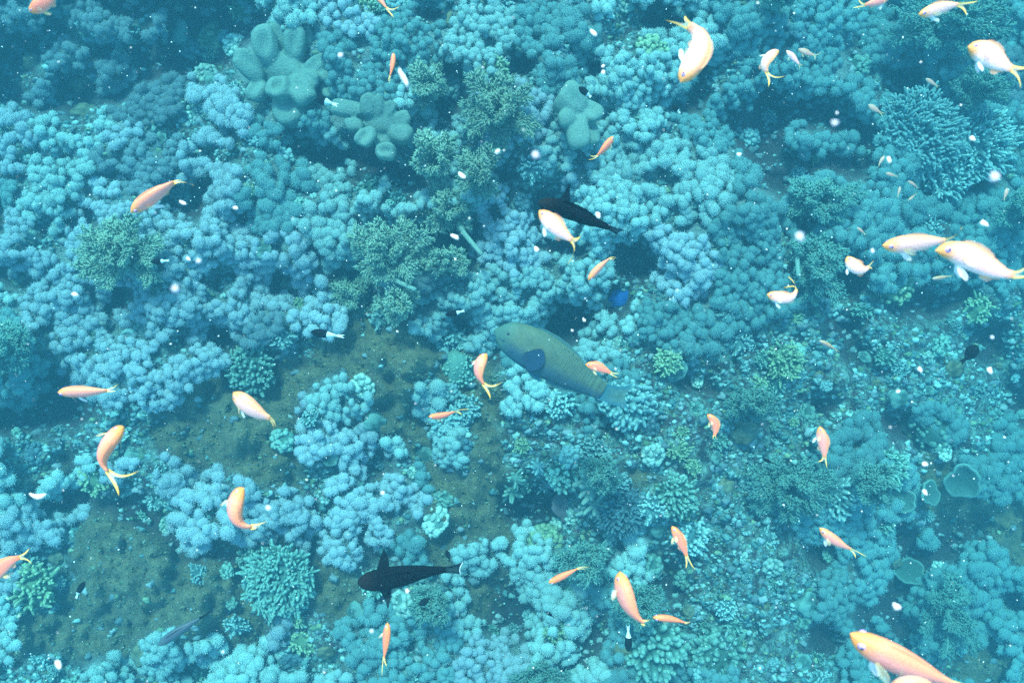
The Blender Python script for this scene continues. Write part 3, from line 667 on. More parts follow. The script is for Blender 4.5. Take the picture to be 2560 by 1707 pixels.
def fish(name, label, cat, spine, tips, d, roll=45, ds=1, k=1.0, mats=('anthias', 'fin_yellow', 'fin_orange', 'fin_white'), group=None, prof=PROF_A, fork=.35, far=False, tailz=0.0,
         pect=True, pelv=True, dorsal=(.26, .86, .055), anal=(.64, .86, .055), eye=True, dz=None, white_rear=False, hook=.25):
    """spine: photo points snout -> tail base; d: metres below the camera; roll 0 = seen from the side, 90 = from above"""
    k = k * 1.13 if name == 'anthias' else k; n = 22; S = catmull(spine, n); z = H - d - tailz * np.linspace(0, 1, n)
    P = WN(S[:, 0], S[:, 1], z); T = -np.gradient(P, axis=0); T /= np.linalg.norm(T, axis=1)[:, None]
    L = np.linalg.norm(np.diff(P, axis=0), axis=1).sum(); t = np.linspace(0, 1, n)
    Z = np.array([0, 0, 1.]); side = np.cross(T, Z); side /= np.linalg.norm(side, axis=1)[:, None]   # photo "up" for a fish heading left
    side = side * ds
    cr, sr = math.cos(math.radians(roll)), math.sin(math.radians(roll))
    Dv = cr * side + sr * Z; Nv = np.cross(T, Dv)
    hh = np.interp(t, prof[0], prof[1]) * L * k; hw = np.interp(t, prof[0], prof[2]) * L * (.5 + .5 * k)
    NR = 20; ph = np.linspace(0, 2 * math.pi, NR, endpoint=False); cp, sp = np.cos(ph), np.sin(ph)
    hd = np.where(sp > 0, 1.0, .96)
    V = P[:, None] + (hh[:, None] * (np.sign(sp) * np.abs(sp) ** .9 * hd)[None])[..., None] * Dv[:, None] + (hw[:, None] * (np.sign(cp) * np.abs(cp) ** .85)[None])[..., None] * Nv[:, None]
    dvA = np.broadcast_to(sp[None], (n, NR)); sA = np.broadcast_to(t[:, None], (n, NR))
    V = V.reshape(-1, 3); F = []
    for i in range(n - 1):
        for j in range(NR): F.append((i * NR + j, i * NR + (j + 1) % NR, (i + 1) * NR + (j + 1) % NR, (i + 1) * NR + j))
    V = np.vstack([V, P[0] + T[0] * L * .012, P[-1]]); F += [(j, len(V) - 2, (j + 1) % NR) for j in range(NR)] + [((n - 1) * NR + j, (n - 1) * NR + (j + 1) % NR, len(V) - 1) for j in range(NR)]
    root = empty(name, P[n // 2])
    at = {'dv': np.r_[dvA.ravel(), 0, 0], 's': np.r_[sA.ravel(), 0, 1]}
    base = P[n // 2]
    o = obj('body', V, F, M[mats[0]], base, root, at); o.modifiers.new('b', 'SUBSURF').levels = 1
    # tail
    b0, b1 = P[-1] + Dv[-1] * hh[-1] * .85 + T[-1] * L * .02, P[-1] - Dv[-1] * hh[-1] * .85 + T[-1] * L * .02
    zt = float(z[-1]) - tailz * .2
    (x1, y1), (x2, y2) = tips[0], tips[1]; t1 = np.array(W(x1, y1, zt)); t2 = np.array(W(x2, y2, zt))
    if roll > 45:
        sp_ = np.cross(T[-1], [0, 0, 1.]); sp_ /= np.linalg.norm(sp_); sp_ = sp_ * (1 if sp_ @ (t1 - t2) > 0 else -1); wb = max(hw[-1], hh[-1] * .6)
        b0, b1 = P[-1] + sp_ * wb + T[-1] * L * .02, P[-1] - sp_ * wb + T[-1] * L * .02
    NU, NV = 12, 15; u = np.linspace(0, 1, NU)[:, None, None]; v = np.linspace(0, 1, NV)[None, :, None]
    back = -T[-1]
    c1 = b0 + back * np.linalg.norm(t1 - b0) * .5 + hook * (t1 - b0) * .3; c2 = b1 + back * np.linalg.norm(t2 - b1) * .5 + hook * (t2 - b1) * .3
    fv = fork + (1 - fork) * np.abs(2 * v - 1) ** 1.7; q = u * fv
    E1 = (1 - q) ** 2 * b0 + 2 * q * (1 - q) * c1 + q ** 2 * t1; E2 = (1 - q) ** 2 * b1 + 2 * q * (1 - q) * c2 + q ** 2 * t2
    w = v + 0 * q
    P2 = (E1 * (1 - w) + E2 * w).reshape(-1, 3); ii = np.arange(NU * NV).reshape(NU, NV)
    F2 = np.stack([ii[:-1, :-1], ii[1:, :-1], ii[1:, 1:], ii[:-1, 1:]], -1).reshape(-1, 4)
    e = np.clip(np.maximum(np.abs(2 * v - 1) ** 2.0, (1 - u * 1.8)), 0, 1)[..., 0]; e = np.broadcast_to(e, (NU, NV)) + .12 * (np.arange(NV) % 2)
    obj('tail_fin', P2, F2, M[mats[1]], base, root, {'edge': np.clip(e, 0, 1).ravel()})
    if not far:
        for nm, (ta, tb, hf), sg in (('dorsal_fin', dorsal, 1), ('anal_fin', anal, -1)):
            m = 13; tt = np.linspace(ta, tb, m); q = tt * (n - 1); qi = np.minimum(q.astype(int), n - 2); fr_ = (q - qi)[:, None]
            pp = P[qi] * (1 - fr_) + P[qi + 1] * fr_; dd_ = Dv[qi] * (1 - fr_) + Dv[qi + 1] * fr_; hq = np.interp(tt, t, hh); bk = -T[qi]
            s_ = np.linspace(0, 1, m); ht = hf * L * k * (np.sin(np.clip(s_ * 1.2 + .18, 0, 1) * math.pi * .97) ** .5) * (1 + (.12 * (np.arange(m) % 2) if sg > 0 else 0))
            A = pp + sg * dd_ * (hq * .9)[:, None]; B = pp + sg * dd_ * (hq * .94 + ht)[:, None] + bk * (ht * .7)[:, None]
            Md = (A + B) / 2
            Vf = np.vstack([A, Md, B]); ii = np.arange(3 * m).reshape(3, m); Ff = np.stack([ii[:-1, :-1], ii[1:, :-1], ii[1:, 1:], ii[:-1, 1:]], -1).reshape(-1, 4)
            obj(nm, Vf, Ff, M[mats[2]], base, root, {'edge': np.r_[np.ones(m), np.full(m, .45), np.full(m, .15)]})
        i3 = int(.30 * (n - 1))
        for sg in (-1, 1):
            if pelv:
                bp = P[i3 + 1] - Dv[i3 + 1] * hh[i3 + 1] * .88 + sg * Nv[i3 + 1] * hw[i3 + 1] * .25
                dr = -T[i3] * .75 - Dv[i3] * .75 + sg * Nv[i3] * .25; dr /= np.linalg.norm(dr)
                a, b, c = leaf_fin(bp, dr, -T[i3] * .8 + Dv[i3] * .5, L * .22, L * .10); obj('pelvic_fin', a, b, M[mats[3]], base, root, {'edge': c})
            if pect:
                bp = P[i3] - Dv[i3] * hh[i3] * .15 + sg * Nv[i3] * hw[i3] * .93
                dr = -T[i3] * .8 + sg * Nv[i3] * .62 - Dv[i3] * .25; dr /= np.linalg.norm(dr)
                a, b, c = leaf_fin(bp, dr, Dv[i3], L * .20, L * .13); obj('pectoral_fin', a, b, M[mats[3] if mats[3] != 'fin_white' else 'fin_yellow'], base, root, {'edge': c * .6})
    if eye:
        ie = .105 * (n - 1); i0 = int(ie); f = ie - i0; pe = P[i0] * (1 - f) + P[i0 + 1] * f; hwe = np.interp(.105, t, hw); hhe = np.interp(.105, t, hh)
        for sg in (-1, 1):
            c = pe + Dv[2] * hhe * .22 + sg * Nv[2] * hwe * .72; r = L * (.034 if prof is PROF_A else .02)
            nv = sg * Nv[2] * .9 + Dv[2] * .15
            ev = obj('eye', I3[0] * r * 1.1 + c, I3[1], M['iris' if mats[0].startswith('anth') else 'dark_fish'], base, root)
            pv = I2[0] * r * .66 + c + nv * r * .62; obj('pupil', pv, I2[1], M['pupil'], base, ev)
            bpy.context.view_layer
    tag(root, label, cat, group)
    return root, P, T, Dv, Nv, hh, hw, L
AN = 'orange anthias swimming over the reef'
A0 = ('anthias', 'fin_yellow', 'fin_orange', 'fin_white'); AD = ('anthias_deep', 'fin_yellow', 'fin_orange', 'fin_yellow')
AP = ('anthias_overlit', 'fin_yellow', 'fin_orange', 'fin_white'); AK = ('anthias_pink', 'fin_brown', 'fin_brown', 'fin_brown'); AB = ('anthias_brown', 'fin_brown', 'fin_brown', 'fin_brown')
FI = [
 ('orange fish cut by the top edge beside the dark reef corner', [(74, 30), (98, 17), (122, 2), (140, -12)], [(165, -20), (160, -40)], 1.25, 40, 1, 1.15, AD),
 ('orange fish tail and back entering at the top edge', [(925, -42), (944, -10), (966, 20)], [(1001, 14), (984, 44)], 1.35, 60, -1, 1.0, A0),
 ('large white overlit fish curved like a bow beside yellow green mat', [(1702, 206), (1726, 168), (1748, 128), (1747, 92), (1721, 65)], [(1713, 40), (1662, 51)], .92, 42, -1, 1.05, AP),
 ('curved peach fish with long forked tail beside two dull fish', [(1947, 128), (1927, 139), (1915, 156), (1912, 171), (1917, 182)], [(1969, 188), (1921, 218)], 1.25, 58, 1, 1.3, AP),
 ('small pinkish fish between the curved peach fish and brown fish', [(1966, 127), (1982, 144), (1997, 160)], [(2008, 165), (1998, 174)], 1.75, 15, 1, .85, AK),
 ('small brownish pink fish beside the pinkish one', [(1996, 123), (2014, 132), (2034, 138)], [(2058, 128), (2036, 152)], 1.85, 10, 1, 1.0, AB),
 ('orange fish with yellow tail cut by the top edge above the big fern', [(2226, -10), (2206, 0), (2186, 7), (2162, 13)], [(2146, -4), (2132, 20)], 1.2, 35, -1, .9, A0),
 ('pale orange fish with yellow forked tail just under the top edge', [(2297, 36), (2329, 28), (2358, 19), (2396, 13)], [(2446, 3), (2416, 40)], 1.1, 35, 1, .85, AP),
 ('plump white overlit fish with spread yellow tail', [(2420, 118), (2456, 130), (2496, 156), (2530, 172)], [(2572, 168), (2551, 224)], .86, 12, 1, 1.22, AP),
 ('lone orange fish above the broad green fern', [(328, 531), (366, 502), (408, 473), (436, 456)], [(456, 452), (487, 466)], 1.15, 66, 1, .85, A0),
 ('bright white overlit fish in front of the dark fish', [(1348, 527), (1374, 553), (1403, 580), (1430, 600)], [(1453, 588), (1419, 661)], .93, 25, 1, 1.08, AP),
 ('slim orange fish above the deep blue sponge', [(1471, 700), (1492, 675), (1511, 657), (1524, 647)], [(1541, 645), (1537, 650)], 1.3, 72, 1, .9, A0),
 ('small orange fish below the folded leather coral', [(1533, 342), (1515, 366), (1494, 389)], [(1474, 388), (1470, 399)], 1.5, 50, -1, .95, AD),
 ('long pale fish whose tail streams upward, one of a close pair', [(2207, 614), (2261, 611), (2309, 606), (2362, 603)], [(2407, 564), (2384, 604)], .88, 40, 1, .85, AP),
 ('largest pale fish of the close pair, back fin raised', [(2340, 627), (2394, 632), (2445, 653), (2487, 677), (2534, 687)], [(2580, 645), (2580, 690)], .78, 20, 1, .80, AP),
 ('small stubby peach fish curled upward', [(2119, 641), (2130, 660), (2152, 674), (2173, 667)], [(2185, 650), (2181, 673)], 1.15, 25, 1, 1.25, AP),
 ('peach fish curled with tail swept over its back beside a pale stalk', [(1918, 736), (1949, 744), (1977, 743), (1991, 726)], [(1969, 690), (1957, 720)], 1.05, 25, 1, 1.0, AP),
 ('thin level orange fish near the edge-cut green fern', [(145, 981), (194, 979), (234, 978), (268, 976)], [(295, 960), (290, 978)], 1.2, 50, 1, .75, A0),
 ('pale orange fish with drooping yellow tail over the wide bare olive rock', [(584, 981), (620, 1013), (657, 1037), (675, 1046)], [(688, 1066), (674, 1097)], .98, 42, 1, 1.4, AP),
 ('orange fish with wide forked yellow tail before the parrotfish chest', [(1217, 885), (1198, 920), (1200, 946), (1209, 960)], [(1257, 953), (1226, 997)], 1.05, 64, 1, 1.4, A0),
 ('bow shaped orange fish with broad forked tail on blue puffs', [(308, 1066), (278, 1100), (258, 1138), (260, 1164), (270, 1178)], [(350, 1174), (297, 1239)], .92, 62, 1, 1.35, A0),
 ('small orange fish above the parrotfish tail', [(1464, 911), (1492, 917), (1526, 932)], [(1551, 932), (1544, 944)], 1.35, 15, 1, 1.0, AD),
 ('small red orange fish swimming level over the central puffs', [(1072, 1041), (1102, 1039), (1136, 1029)], [(1174, 1023), (1154, 1037)], 1.4, 45, 1, .8, AD),
 ('crescent shaped orange fish with thread tail over the bare olive rock', [(609, 1220), (592, 1250), (587, 1282), (601, 1308), (630, 1317)], [(684, 1292), (650, 1308)], .92, 58, 1, 1.38, A0),
 ('tiny upright orange fish above the matted fern', [(1768, 1036), (1788, 1063), (1786, 1088)], [(1796, 1098), (1782, 1096)], 1.45, 30, 1, 1.0, AD),
 ('upright slim orange fish above the green frond mound', [(2049, 1066), (2056, 1100), (2061, 1142)], [(2068, 1170), (2043, 1154)], 1.25, 40, 1, 1.0, A0),
 ('orange fish half out of the picture beside crusty rock', [(-34, 1452), (0, 1422), (26, 1402), (49, 1393)], [(74, 1368), (80, 1410)], 1.25, 15, 1, 1.0, AD),
 ('slim upright orange fish beside the green ball coral', [(1680, 1315), (1700, 1350), (1716, 1389)], [(1739, 1425), (1714, 1421)], 1.2, 25, 1, .85, AD),
 ('slanting slim orange fish among the lower right teal puffs', [(2050, 1319), (2084, 1349), (2126, 1372)], [(2167, 1392), (2139, 1394)], 1.2, 40, 1, .8, A0),
 ('slim orange fish slanting upward over pale puffs', [(1372, 1456), (1406, 1440), (1444, 1421)], [(1474, 1419), (1466, 1424)], 1.35, 62, 1, .8, AD),
 ('large curved orange fish nose up beside the slate blue fern', [(1550, 1429), (1558, 1470), (1571, 1511), (1588, 1538), (1608, 1555)], [(1634, 1536), (1612, 1564)], .92, 64, 1, 1.15, A0),
 ('small orange fish just behind the large curved one', [(1633, 1543), (1666, 1545), (1712, 1556)], [(1740, 1541), (1728, 1552)], 1.25, 55, 1, .75, AD),
 ('red orange fish nose up below the black fish', [(969, 1556), (966, 1594), (960, 1642)], [(968, 1664), (955, 1690)], 1.35, 60, 1, .8, AD),
 ('largest orange fish slanting down through the lower edge', [(2127, 1584), (2182, 1616), (2250, 1654), (2318, 1682), (2376, 1708)], [(2440, 1715), (2410, 1750)], .74, 50, 1, .86, A0),
 ('white overlit fish back cut by the lower edge under the largest fish', [(2226, 1730), (2262, 1708), (2300, 1708), (2345, 1740)], [(2390, 1760), (2370, 1790)], .68, 60, 1, 1.1, AP),
 ('tiny red orange fish nose up beside a white sliver', [(983, 133), (982, 158), (975, 190)], [(970, 204), (975, 210)], 1.55, 60, 1, .8, AD),
 ('faint reddish brown fish over the speckled yellow green coral', [(2048, 851), (2068, 862), (2088, 873)], [(2100, 880), (2092, 882)], 2.1, 60, 1, .8, AB),
 ('faint brown fish at the edge of the bright cyan twig coral', [(2171, 262), (2183, 271), (2200, 281)], [(2214, 284), (2206, 294)], 2.25, 10, 1, 1.1, AB),
 ('faint brown fish below the big white fish', [(2314, 197), (2326, 205), (2340, 214)], [(2350, 215), (2344, 222)], 2.25, 20, 1, .9, AB),
 ('faint olive fish highest of the small group beside twigs', [(2212, 390), (2204, 400), (2198, 412)], [(2192, 420), (2199, 424)], 2.2, 20, 1, .9, AB),
 ('faint olive fish level in the dark hollow under the twigs', [(2214, 433), (2226, 437), (2238, 440)], [(2247, 436), (2247, 444)], 2.2, 20, 1, 1.0, AB),
 ('faint olive fish slanting toward the hollow bottom', [(2269, 453), (2280, 459), (2291, 467)], [(2298, 470), (2294, 474)], 2.2, 20, 1, .8, AB),
 ('faint upright olive fish lowest but one in the hollow', [(2250, 466), (2248, 476), (2245, 488)], [(2247, 496), (2241, 494)], 2.2, 30, 1, .8, AB),
 ('faint olive fish lowest in the dark hollow', [(2270, 502), (2279, 495), (2287, 487)], [(2294, 480), (2292, 488)], 2.2, 30, 1, .8, AB),
 ('faint grey brown fish under the grey floating disc', [(2518, 470), (2515, 482), (2511, 495)], [(2512, 504), (2506, 500)], 2.1, 10, 1, 1.0, AB),
 ('faint brown fish above the streaming tail of the pale pair', [(2142, 569), (2150, 575), (2160, 583)], [(2168, 588), (2162, 590)], 2.2, 20, 1, .9, AB),
 ('faint dark red fish below the pale pair', [(2330, 697), (2350, 695), (2372, 691)], [(2384, 688), (2380, 694)], 2.2, 50, 1, .8, AB),
]
for i, (lab, sp_, tp_, d_, ro, ds_, k_, ms) in enumerate(FI):
    fish('anthias', lab, 'fish', sp_, tp_, d_, ro, ds_, k_, ms, AN, far=(d_ > 2.0), fork=.4 if d_ > 1.5 else .3)

# parrotfish
s6 = lambda *p: [(1210 + x / 5.8075, 770 + y / 5.8075) for x, y in p]
PM = {}
def parrot_mat():
    m, n, l, p = new_mat('parrot_skin')
    dv = attr(n, 'dv'); s = attr(n, 's')
    def mr(x, a, b, c=0, d=1):
        r = n.new('ShaderNodeMapRange'); r.inputs[1].default_value = a; r.inputs[2].default_value = b; r.inputs[3].default_value = c; r.inputs[4].default_value = d; r.interpolation_type = 'SMOOTHSTEP'
        l.new(x, r.inputs[0]); return r.outputs[0]
    c = mixc(n, l, mr(dv, -.55, .15), (.025, .065, .10), (.085, .125, .085))
    c = mixc(n, l, mr(s, .2, .05), c, (.055, .12, .10))
    cb = n.new('ShaderNodeCombineXYZ'); l.new(mr(s, 0, 1, 0, 40), cb.inputs[0]); l.new(mr(dv, -1, 1, 0, 22), cb.inputs[1])
    m1 = n.new('ShaderNodeMapRange'); 
    vo = n.new('ShaderNodeTexVoronoi'); vo.voronoi_dimensions = '2D'; vo.inputs['Scale'].default_value = 1.0; vo.inputs['Randomness'].default_value = .25
    l.new(cb.outputs[0], vo.inputs['Vector'])
    sc_ = mr(vo.outputs['Distance'], .35, .62)
    amt = n.new('ShaderNodeMath'); amt.operation = 'MULTIPLY'; l.new(sc_, amt.inputs[0]); l.new(mr(s, .3, .6), amt.inputs[1])
    c = mixc(n, l, amt.outputs[0], c, (.04, .065, .055))
    mo = noise(n, l, 28, 5, .75, .3, .7)
    c = mixc(n, l, 1.0, c, mixc(n, l, mo, (.72, .74, .78), (1.25, 1.2, 1.15)), 'MULTIPLY')
    l.new(c, p.inputs['Base Color']); p.inputs['Roughness'].default_value = .7; p.inputs['Specular IOR Level'].default_value = .25
    bump(n, l, sc_, .2, .003, p); return m
M['parrot'] = parrot_mat()
M['parrot_fin'] = fin_mat('parrot_fin', (.02, .105, .145), (.06, .12, .10), .85); M['parrot_pect'] = fin_mat('parrot_pect', (.003, .022, .05), (.004, .03, .07), .95)
r_ = fish('parrotfish', 'large green parrotfish with blue belly and fan tail swimming over pale coral', 'fish', s6((165, 330), (700, 600), (1200, 900), (1730, 1215)),
          s6((2170, 1085), (2085, 1440)), 2.3, 8, 1, 1.0, ('parrot', 'parrot_fin', 'parrot_fin', 'parrot_fin'), prof=PROF_P, fork=.80, pect=False, pelv=False, dorsal=(.28, .93, .03), anal=(.55, .93, .032), tailz=.03, hook=.5)
root, P, T, Dv, Nv, hh, hw, L = r_
sgn = 1 if Nv[6][2] > 0 else -1
i6 = 6
def parrot_fins():
    b = P[i6] + sgn * Nv[i6] * hw[i6] * 1.0 - Dv[i6] * hh[i6] * .35
    dr = -T[i6] * .85 + Dv[i6] * .12 + sgn * Nv[i6] * .12; dr /= np.linalg.norm(dr)
    a, f, c = leaf_fin(b, dr, Dv[i6], L * .17, L * .22, 0); obj('pectoral_fin', a, f, M['parrot_pect'], P[11], root, {'edge': c})
    b = P[8] - Dv[8] * hh[8] * .93 + sgn * Nv[8] * hw[8] * .2; dr = -T[8] * .97 - Dv[8] * .18
    a, f, c = leaf_fin(b, dr, Dv[8], L * .15, L * .04); obj('pelvic_fin', a, f, M['parrot_fin'], P[11], root, {'edge': np.ones(len(c))})
    V, F = tube([P[0] + T[0] * L * .008 - Dv[0] * hh[0] * .4, P[1] + sgn * Nv[1] * hw[1] * .75 - Dv[1] * hh[1] * .35, P[2] + sgn * Nv[2] * hw[2] * 1.0 - Dv[2] * hh[2] * .30], [.003, .003, .002], 6)
    obj('mouth_line', V, F, M['dark_blue'], P[11], root, {'tip': np.zeros(len(V))})
parrot_fins()
DK = ('dark_fish', 'dark_fin', 'dark_fin', 'dark_fin')
def wing(res, tip, at_i, sg, width):
    root, P, T, Dv, Nv, hh, hw, L = res
    b = P[at_i] + sg * Nv[at_i] * hw[at_i] * .7; tp = np.array(W(*tip, P[at_i][2] - .01)); dr = tp - b; Ln = np.linalg.norm(dr); dr /= Ln
    NU, NV_ = 8, 6; u = np.linspace(0, 1, NU)[:, None]; v = np.linspace(-1, 1, NV_)[None]; w = np.cross(dr, [0, 0, 1.]); w /= np.linalg.norm(w)
    Pp = b + (u * Ln)[..., None] * dr + (width * .5 * v * (1 - u ** 1.3 * .93))[..., None] * w + (-.012 * np.sin(u * 3.14))[..., None] * np.array([0, 0, 1.])
    ii = np.arange(NU * NV_).reshape(NU, NV_); F = np.stack([ii[:-1, :-1], ii[1:, :-1], ii[1:, 1:], ii[:-1, 1:]], -1).reshape(-1, 4)
    obj('pectoral_fin', Pp.reshape(-1, 3), F, M['dark_fin'], P[11], root, {'edge': np.broadcast_to(1 - .75 * u, (NU, NV_)).ravel()})
rB = fish('black_fish', 'black fish seen from above with both side fins spread over blue puffs', 'fish', [(896, 1455), (960, 1447), (1030, 1434), (1112, 1424)], [(1158, 1404), (1152, 1435)], 1.35, 62, 1, 1.12, DK,
          prof=PROF_D, fork=.85, pect=False, pelv=False, dorsal=(.3, .95, .03), anal=(.5, .97, .06), hook=.1)
sB = 1 if rB[4][6][1] > 0 else -1
wing(rB, (959, 1372), 6, sB, .026); wing(rB, (970, 1519), 6, -sB, .026)
rA = fish('black_fish', 'black fish with one raised side fin behind the bright white fish', 'fish', [(1346, 508), (1400, 520), (1460, 543), (1524, 570)], [(1567, 577), (1542, 588)], 1.4, 55, 1, .86, DK,
          prof=PROF_D, fork=.8, pect=False, pelv=False, dorsal=(.3, .95, .06), anal=(.5, .97, .05), hook=.1)
sA_ = 1 if rA[4][6][1] > 0 else -1
wing(rA, (1424, 461), 7, sA_, .024)
# white rim on the black fish's tail
rt, P, T, Dv, Nv, hh, hw, L = rB
V, F = tube([W(1157, 1405, P[-1][2]), W(1151, 1416, P[-1][2]), W(1149, 1426, P[-1][2]), W(1151, 1435, P[-1][2])], [.0006] * 4, 5); obj('tail_rim', V, F, M['white_edge'], P[11], rt)
fish('grey_fish', 'slim slate grey fish low over the puffs beside the bare olive rock', 'fish', [(397, 1612), (428, 1590), (465, 1566), (500, 1545)], [(540, 1516), (532, 1524)], 2.0, 70, 1, .75, ('grey_fish', 'dark_fin', 'dark_fin', 'dark_fin'),
     prof=PROF_A, fork=.9, pect=False, pelv=False, eye=False)
def bicolor(label, a, b, c, d=2.1, k=1.0, white=True):
    """dark front half, white rear"""
    z = H - d; root = empty('damselfish', W(*b, z)); base = np.array(W(*b, z))
    q = lambda p0, p1, n, r0, r1, mid: None
    def seg(p0, p1, r):
        t = np.linspace(0, 1, 9); pts = np.stack([np.array(W(p0[0] + (p1[0] - p0[0]) * x, p0[1] + (p1[1] - p0[1]) * x, z)) for x in t]); return tube(pts, r, 12)
    kk = K(z); h = max(np.hypot(a[0] - b[0], a[1] - b[1]) * .26, 3.0) * k * kk
    V, F = seg(a, b, h * np.array([.12, .5, .75, .92, 1, 1, .96, .9, .84])); V2 = V.copy()
    obj('body', V2, F, M['dark_fish'], base, root, {'dv': np.zeros(len(V)), 's': np.full(len(V), .5)})
    m = ((b[0] + c[0]) / 2, (b[1] + c[1]) / 2)
    V, F = seg(b, m, h * np.linspace(.8, .22, 9)); obj('rear', V, F, M['white_fish' if white else 'dark_fish'], base, root, {'dv': np.zeros(len(V)), 's': np.full(len(V), .5)})
    A = np.array(W(*m, z)); Cc = np.array(W(*c, z)); w = np.cross(Cc - A, [0, 0, 1.]); w /= np.linalg.norm(w)
    Vt = np.array([A + w * h * .25, A - w * h * .25, Cc - w * h * .4, (A + 2 * Cc) / 3, Cc + w * h * .4]) ; Vt = np.vstack([Vt, Vt + [0, 0, .0012]])
    F = [(0, 1, 2, 3), (0, 3, 4), (5, 8, 7, 6), (5, 9, 8)]; obj('tail_fin', Vt, F, M['white_fish' if white else 'dark_fish'], base, root, {'dv': np.zeros(10), 's': np.full(10, .5)}, smooth=False)
    return tag(root, label, 'damselfish', 'tiny dark damselfish')
bicolor('tiny black fish with white rear over the big puff mass', (777, 829), (818, 836), (862, 841))
bicolor('tiny black and white fish under the small flat fern', (1113, 787), (1142, 782), (1162, 776))
bicolor('tiny dark fish with pale tail over the broad green fern', (376, 655), (404, 653), (424, 651))
bicolor('tiny black fish over crusty rock near the half hidden orange fish', (211, 1453), (197, 1478), (190, 1496))
bicolor('tiny upright black and white fish below the large curved fish', (1571, 1628), (1571, 1592), (1570, 1562))
bicolor('tiny dark fish above the folded leather coral', (1447, 218), (1468, 235), (1478, 244), k=1.2)
bicolor('tiny dark fish among puffs below the white curved fish', (1680, 264), (1694, 276), (1700, 284), k=1.3)
bicolor('white ended fish at the foot of the big leather coral', (792, 246), (814, 254), (846, 264), k=1.9, d=2.3)
bicolor('tiny dark fish over the green frond mound', (1908, 1146), (1924, 1154), (1932, 1158), white=False)
bicolor('dark fish deep over the steep gritty slope', (2440, 862), (2425, 888), (2400, 908), k=1.9, white=False)
bicolor('small dark fish above the black fish tail', (1115, 1374), (1122, 1392), (1124, 1404), k=1.2, white=False)
bicolor('dark round fish under the black fish', (1048, 1512), (1066, 1500), (1074, 1494), k=1.5, white=False)
bicolor('tiny dark fish on puffs below the slanting orange fish', (1365, 1528), (1378, 1537), (1386, 1543), white=False)

for ph, x, y in (('the parrotfish head', 1260, 850), ('the parrotfish tail', 1560, 1000), ('the parrotfish back', 1420, 830), ('the black fish', 1000, 1440), ('the white bow-shaped fish', 1740, 120),
                 ('the plump white fish', 2475, 145), ('the lone orange fish', 380, 495), ('the white fish by the black one', 1390, 565), ('the close pale pair', 2360, 630), ('the curled peach fish', 1955, 735),
                 ('the thin level fish', 205, 978), ('the droopy-tailed fish', 630, 1015), ('the bow-shaped orange fish', 270, 1120), ('the crescent-shaped fish', 600, 1270), ('the slim grey fish', 450, 1575),
                 ('the large nose-up fish', 1570, 1490), ('the slanting slim fish', 2090, 1350), ('the largest orange fish', 2240, 1650), ('the red orange fish', 965, 1600), ('the half-hidden fish', 30, 1405),
                 ('the corner fish', 100, 10), ('the forked peach fish', 1920, 160), ('the stubby peach fish', 2150, 665), ('the fork-tailed fish', 1210, 930), ('the pale top fish', 2340, 25),
                 ('the small fish by the leather coral', 1505, 370), ('the upright slim fish', 2055, 1105), ('the tiny upright fish', 1785, 1065), ('the slanting fish on puffs', 1405, 1440),
                 ('the white-rumped tiny fish', 820, 836), ('the tiny black fish', 200, 1470), ('the faint red-brown fish', 2068, 862), ('the tiny red orange fish', 982, 160)): lm(ph, x, y)

# ------------------------------------------------------------------ unique descriptions by neighbours
USED = set()
def where(x, y):
    ds = sorted(LM, key=lambda q: (q[1] - x) ** 2 + (q[2] - y) ** 2)
    def rel(q):
        dx, dy = x - q[1], y - q[2]
        if abs(dy) > 1.2 * abs(dx): return 'above' if dy < 0 else 'below'
        return 'beside'
    for a in range(0, 5):
        key = (rel(ds[a]), ds[a][0])
        if a < 2 and key not in USED and math.hypot(x - ds[a][1], y - ds[a][2]) < 160: USED.add(key); return f'{key[0]} {key[1]}'
    for a in range(0, 9):
        for b in range(a + 1, 13):
            if len((ds[a][0] + ' ' + ds[b][0]).split()) > 9: continue
            key = ('between', *sorted((ds[a][0], ds[b][0])))
            if key not in USED: USED.add(key); return f'between {ds[a][0]} and {ds[b][0]}'
    return 'among its neighbours ' + rel(ds[0]) + ' ' + ds[0][0]
COL.sort(key=lambda c: min(math.hypot(c['c'][0] - q[1], c['c'][1] - q[2]) for q in LM))
for c in COL:
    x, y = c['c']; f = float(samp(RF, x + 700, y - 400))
    dusk = x < 420 and y < 300 or (1150 < x < 1300 and 120 < y < 260) or f < .10  # darker colour stands in for shade in the corner and the hollow
    m = 'puff_dusk' if dusk else 'puff_cyan' if (x > 1750 or f > .68) else 'puff_lilac' if f < .40 else 'puff_blue'  # right-hand puffs coloured darker, painting the dimmer light there
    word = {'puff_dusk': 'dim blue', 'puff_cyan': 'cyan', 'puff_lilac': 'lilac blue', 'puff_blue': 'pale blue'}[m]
    size = 'broad' if c['n'] > 28 else 'small' if c['n'] < 9 else ''
    base = W(x, y, c['z'])
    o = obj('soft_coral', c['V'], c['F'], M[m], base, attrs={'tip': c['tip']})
    tag(o, ' '.join(f"{size} {word} puff coral {where(x, y)}".split()), 'soft coral', 'fluffy soft coral colonies')

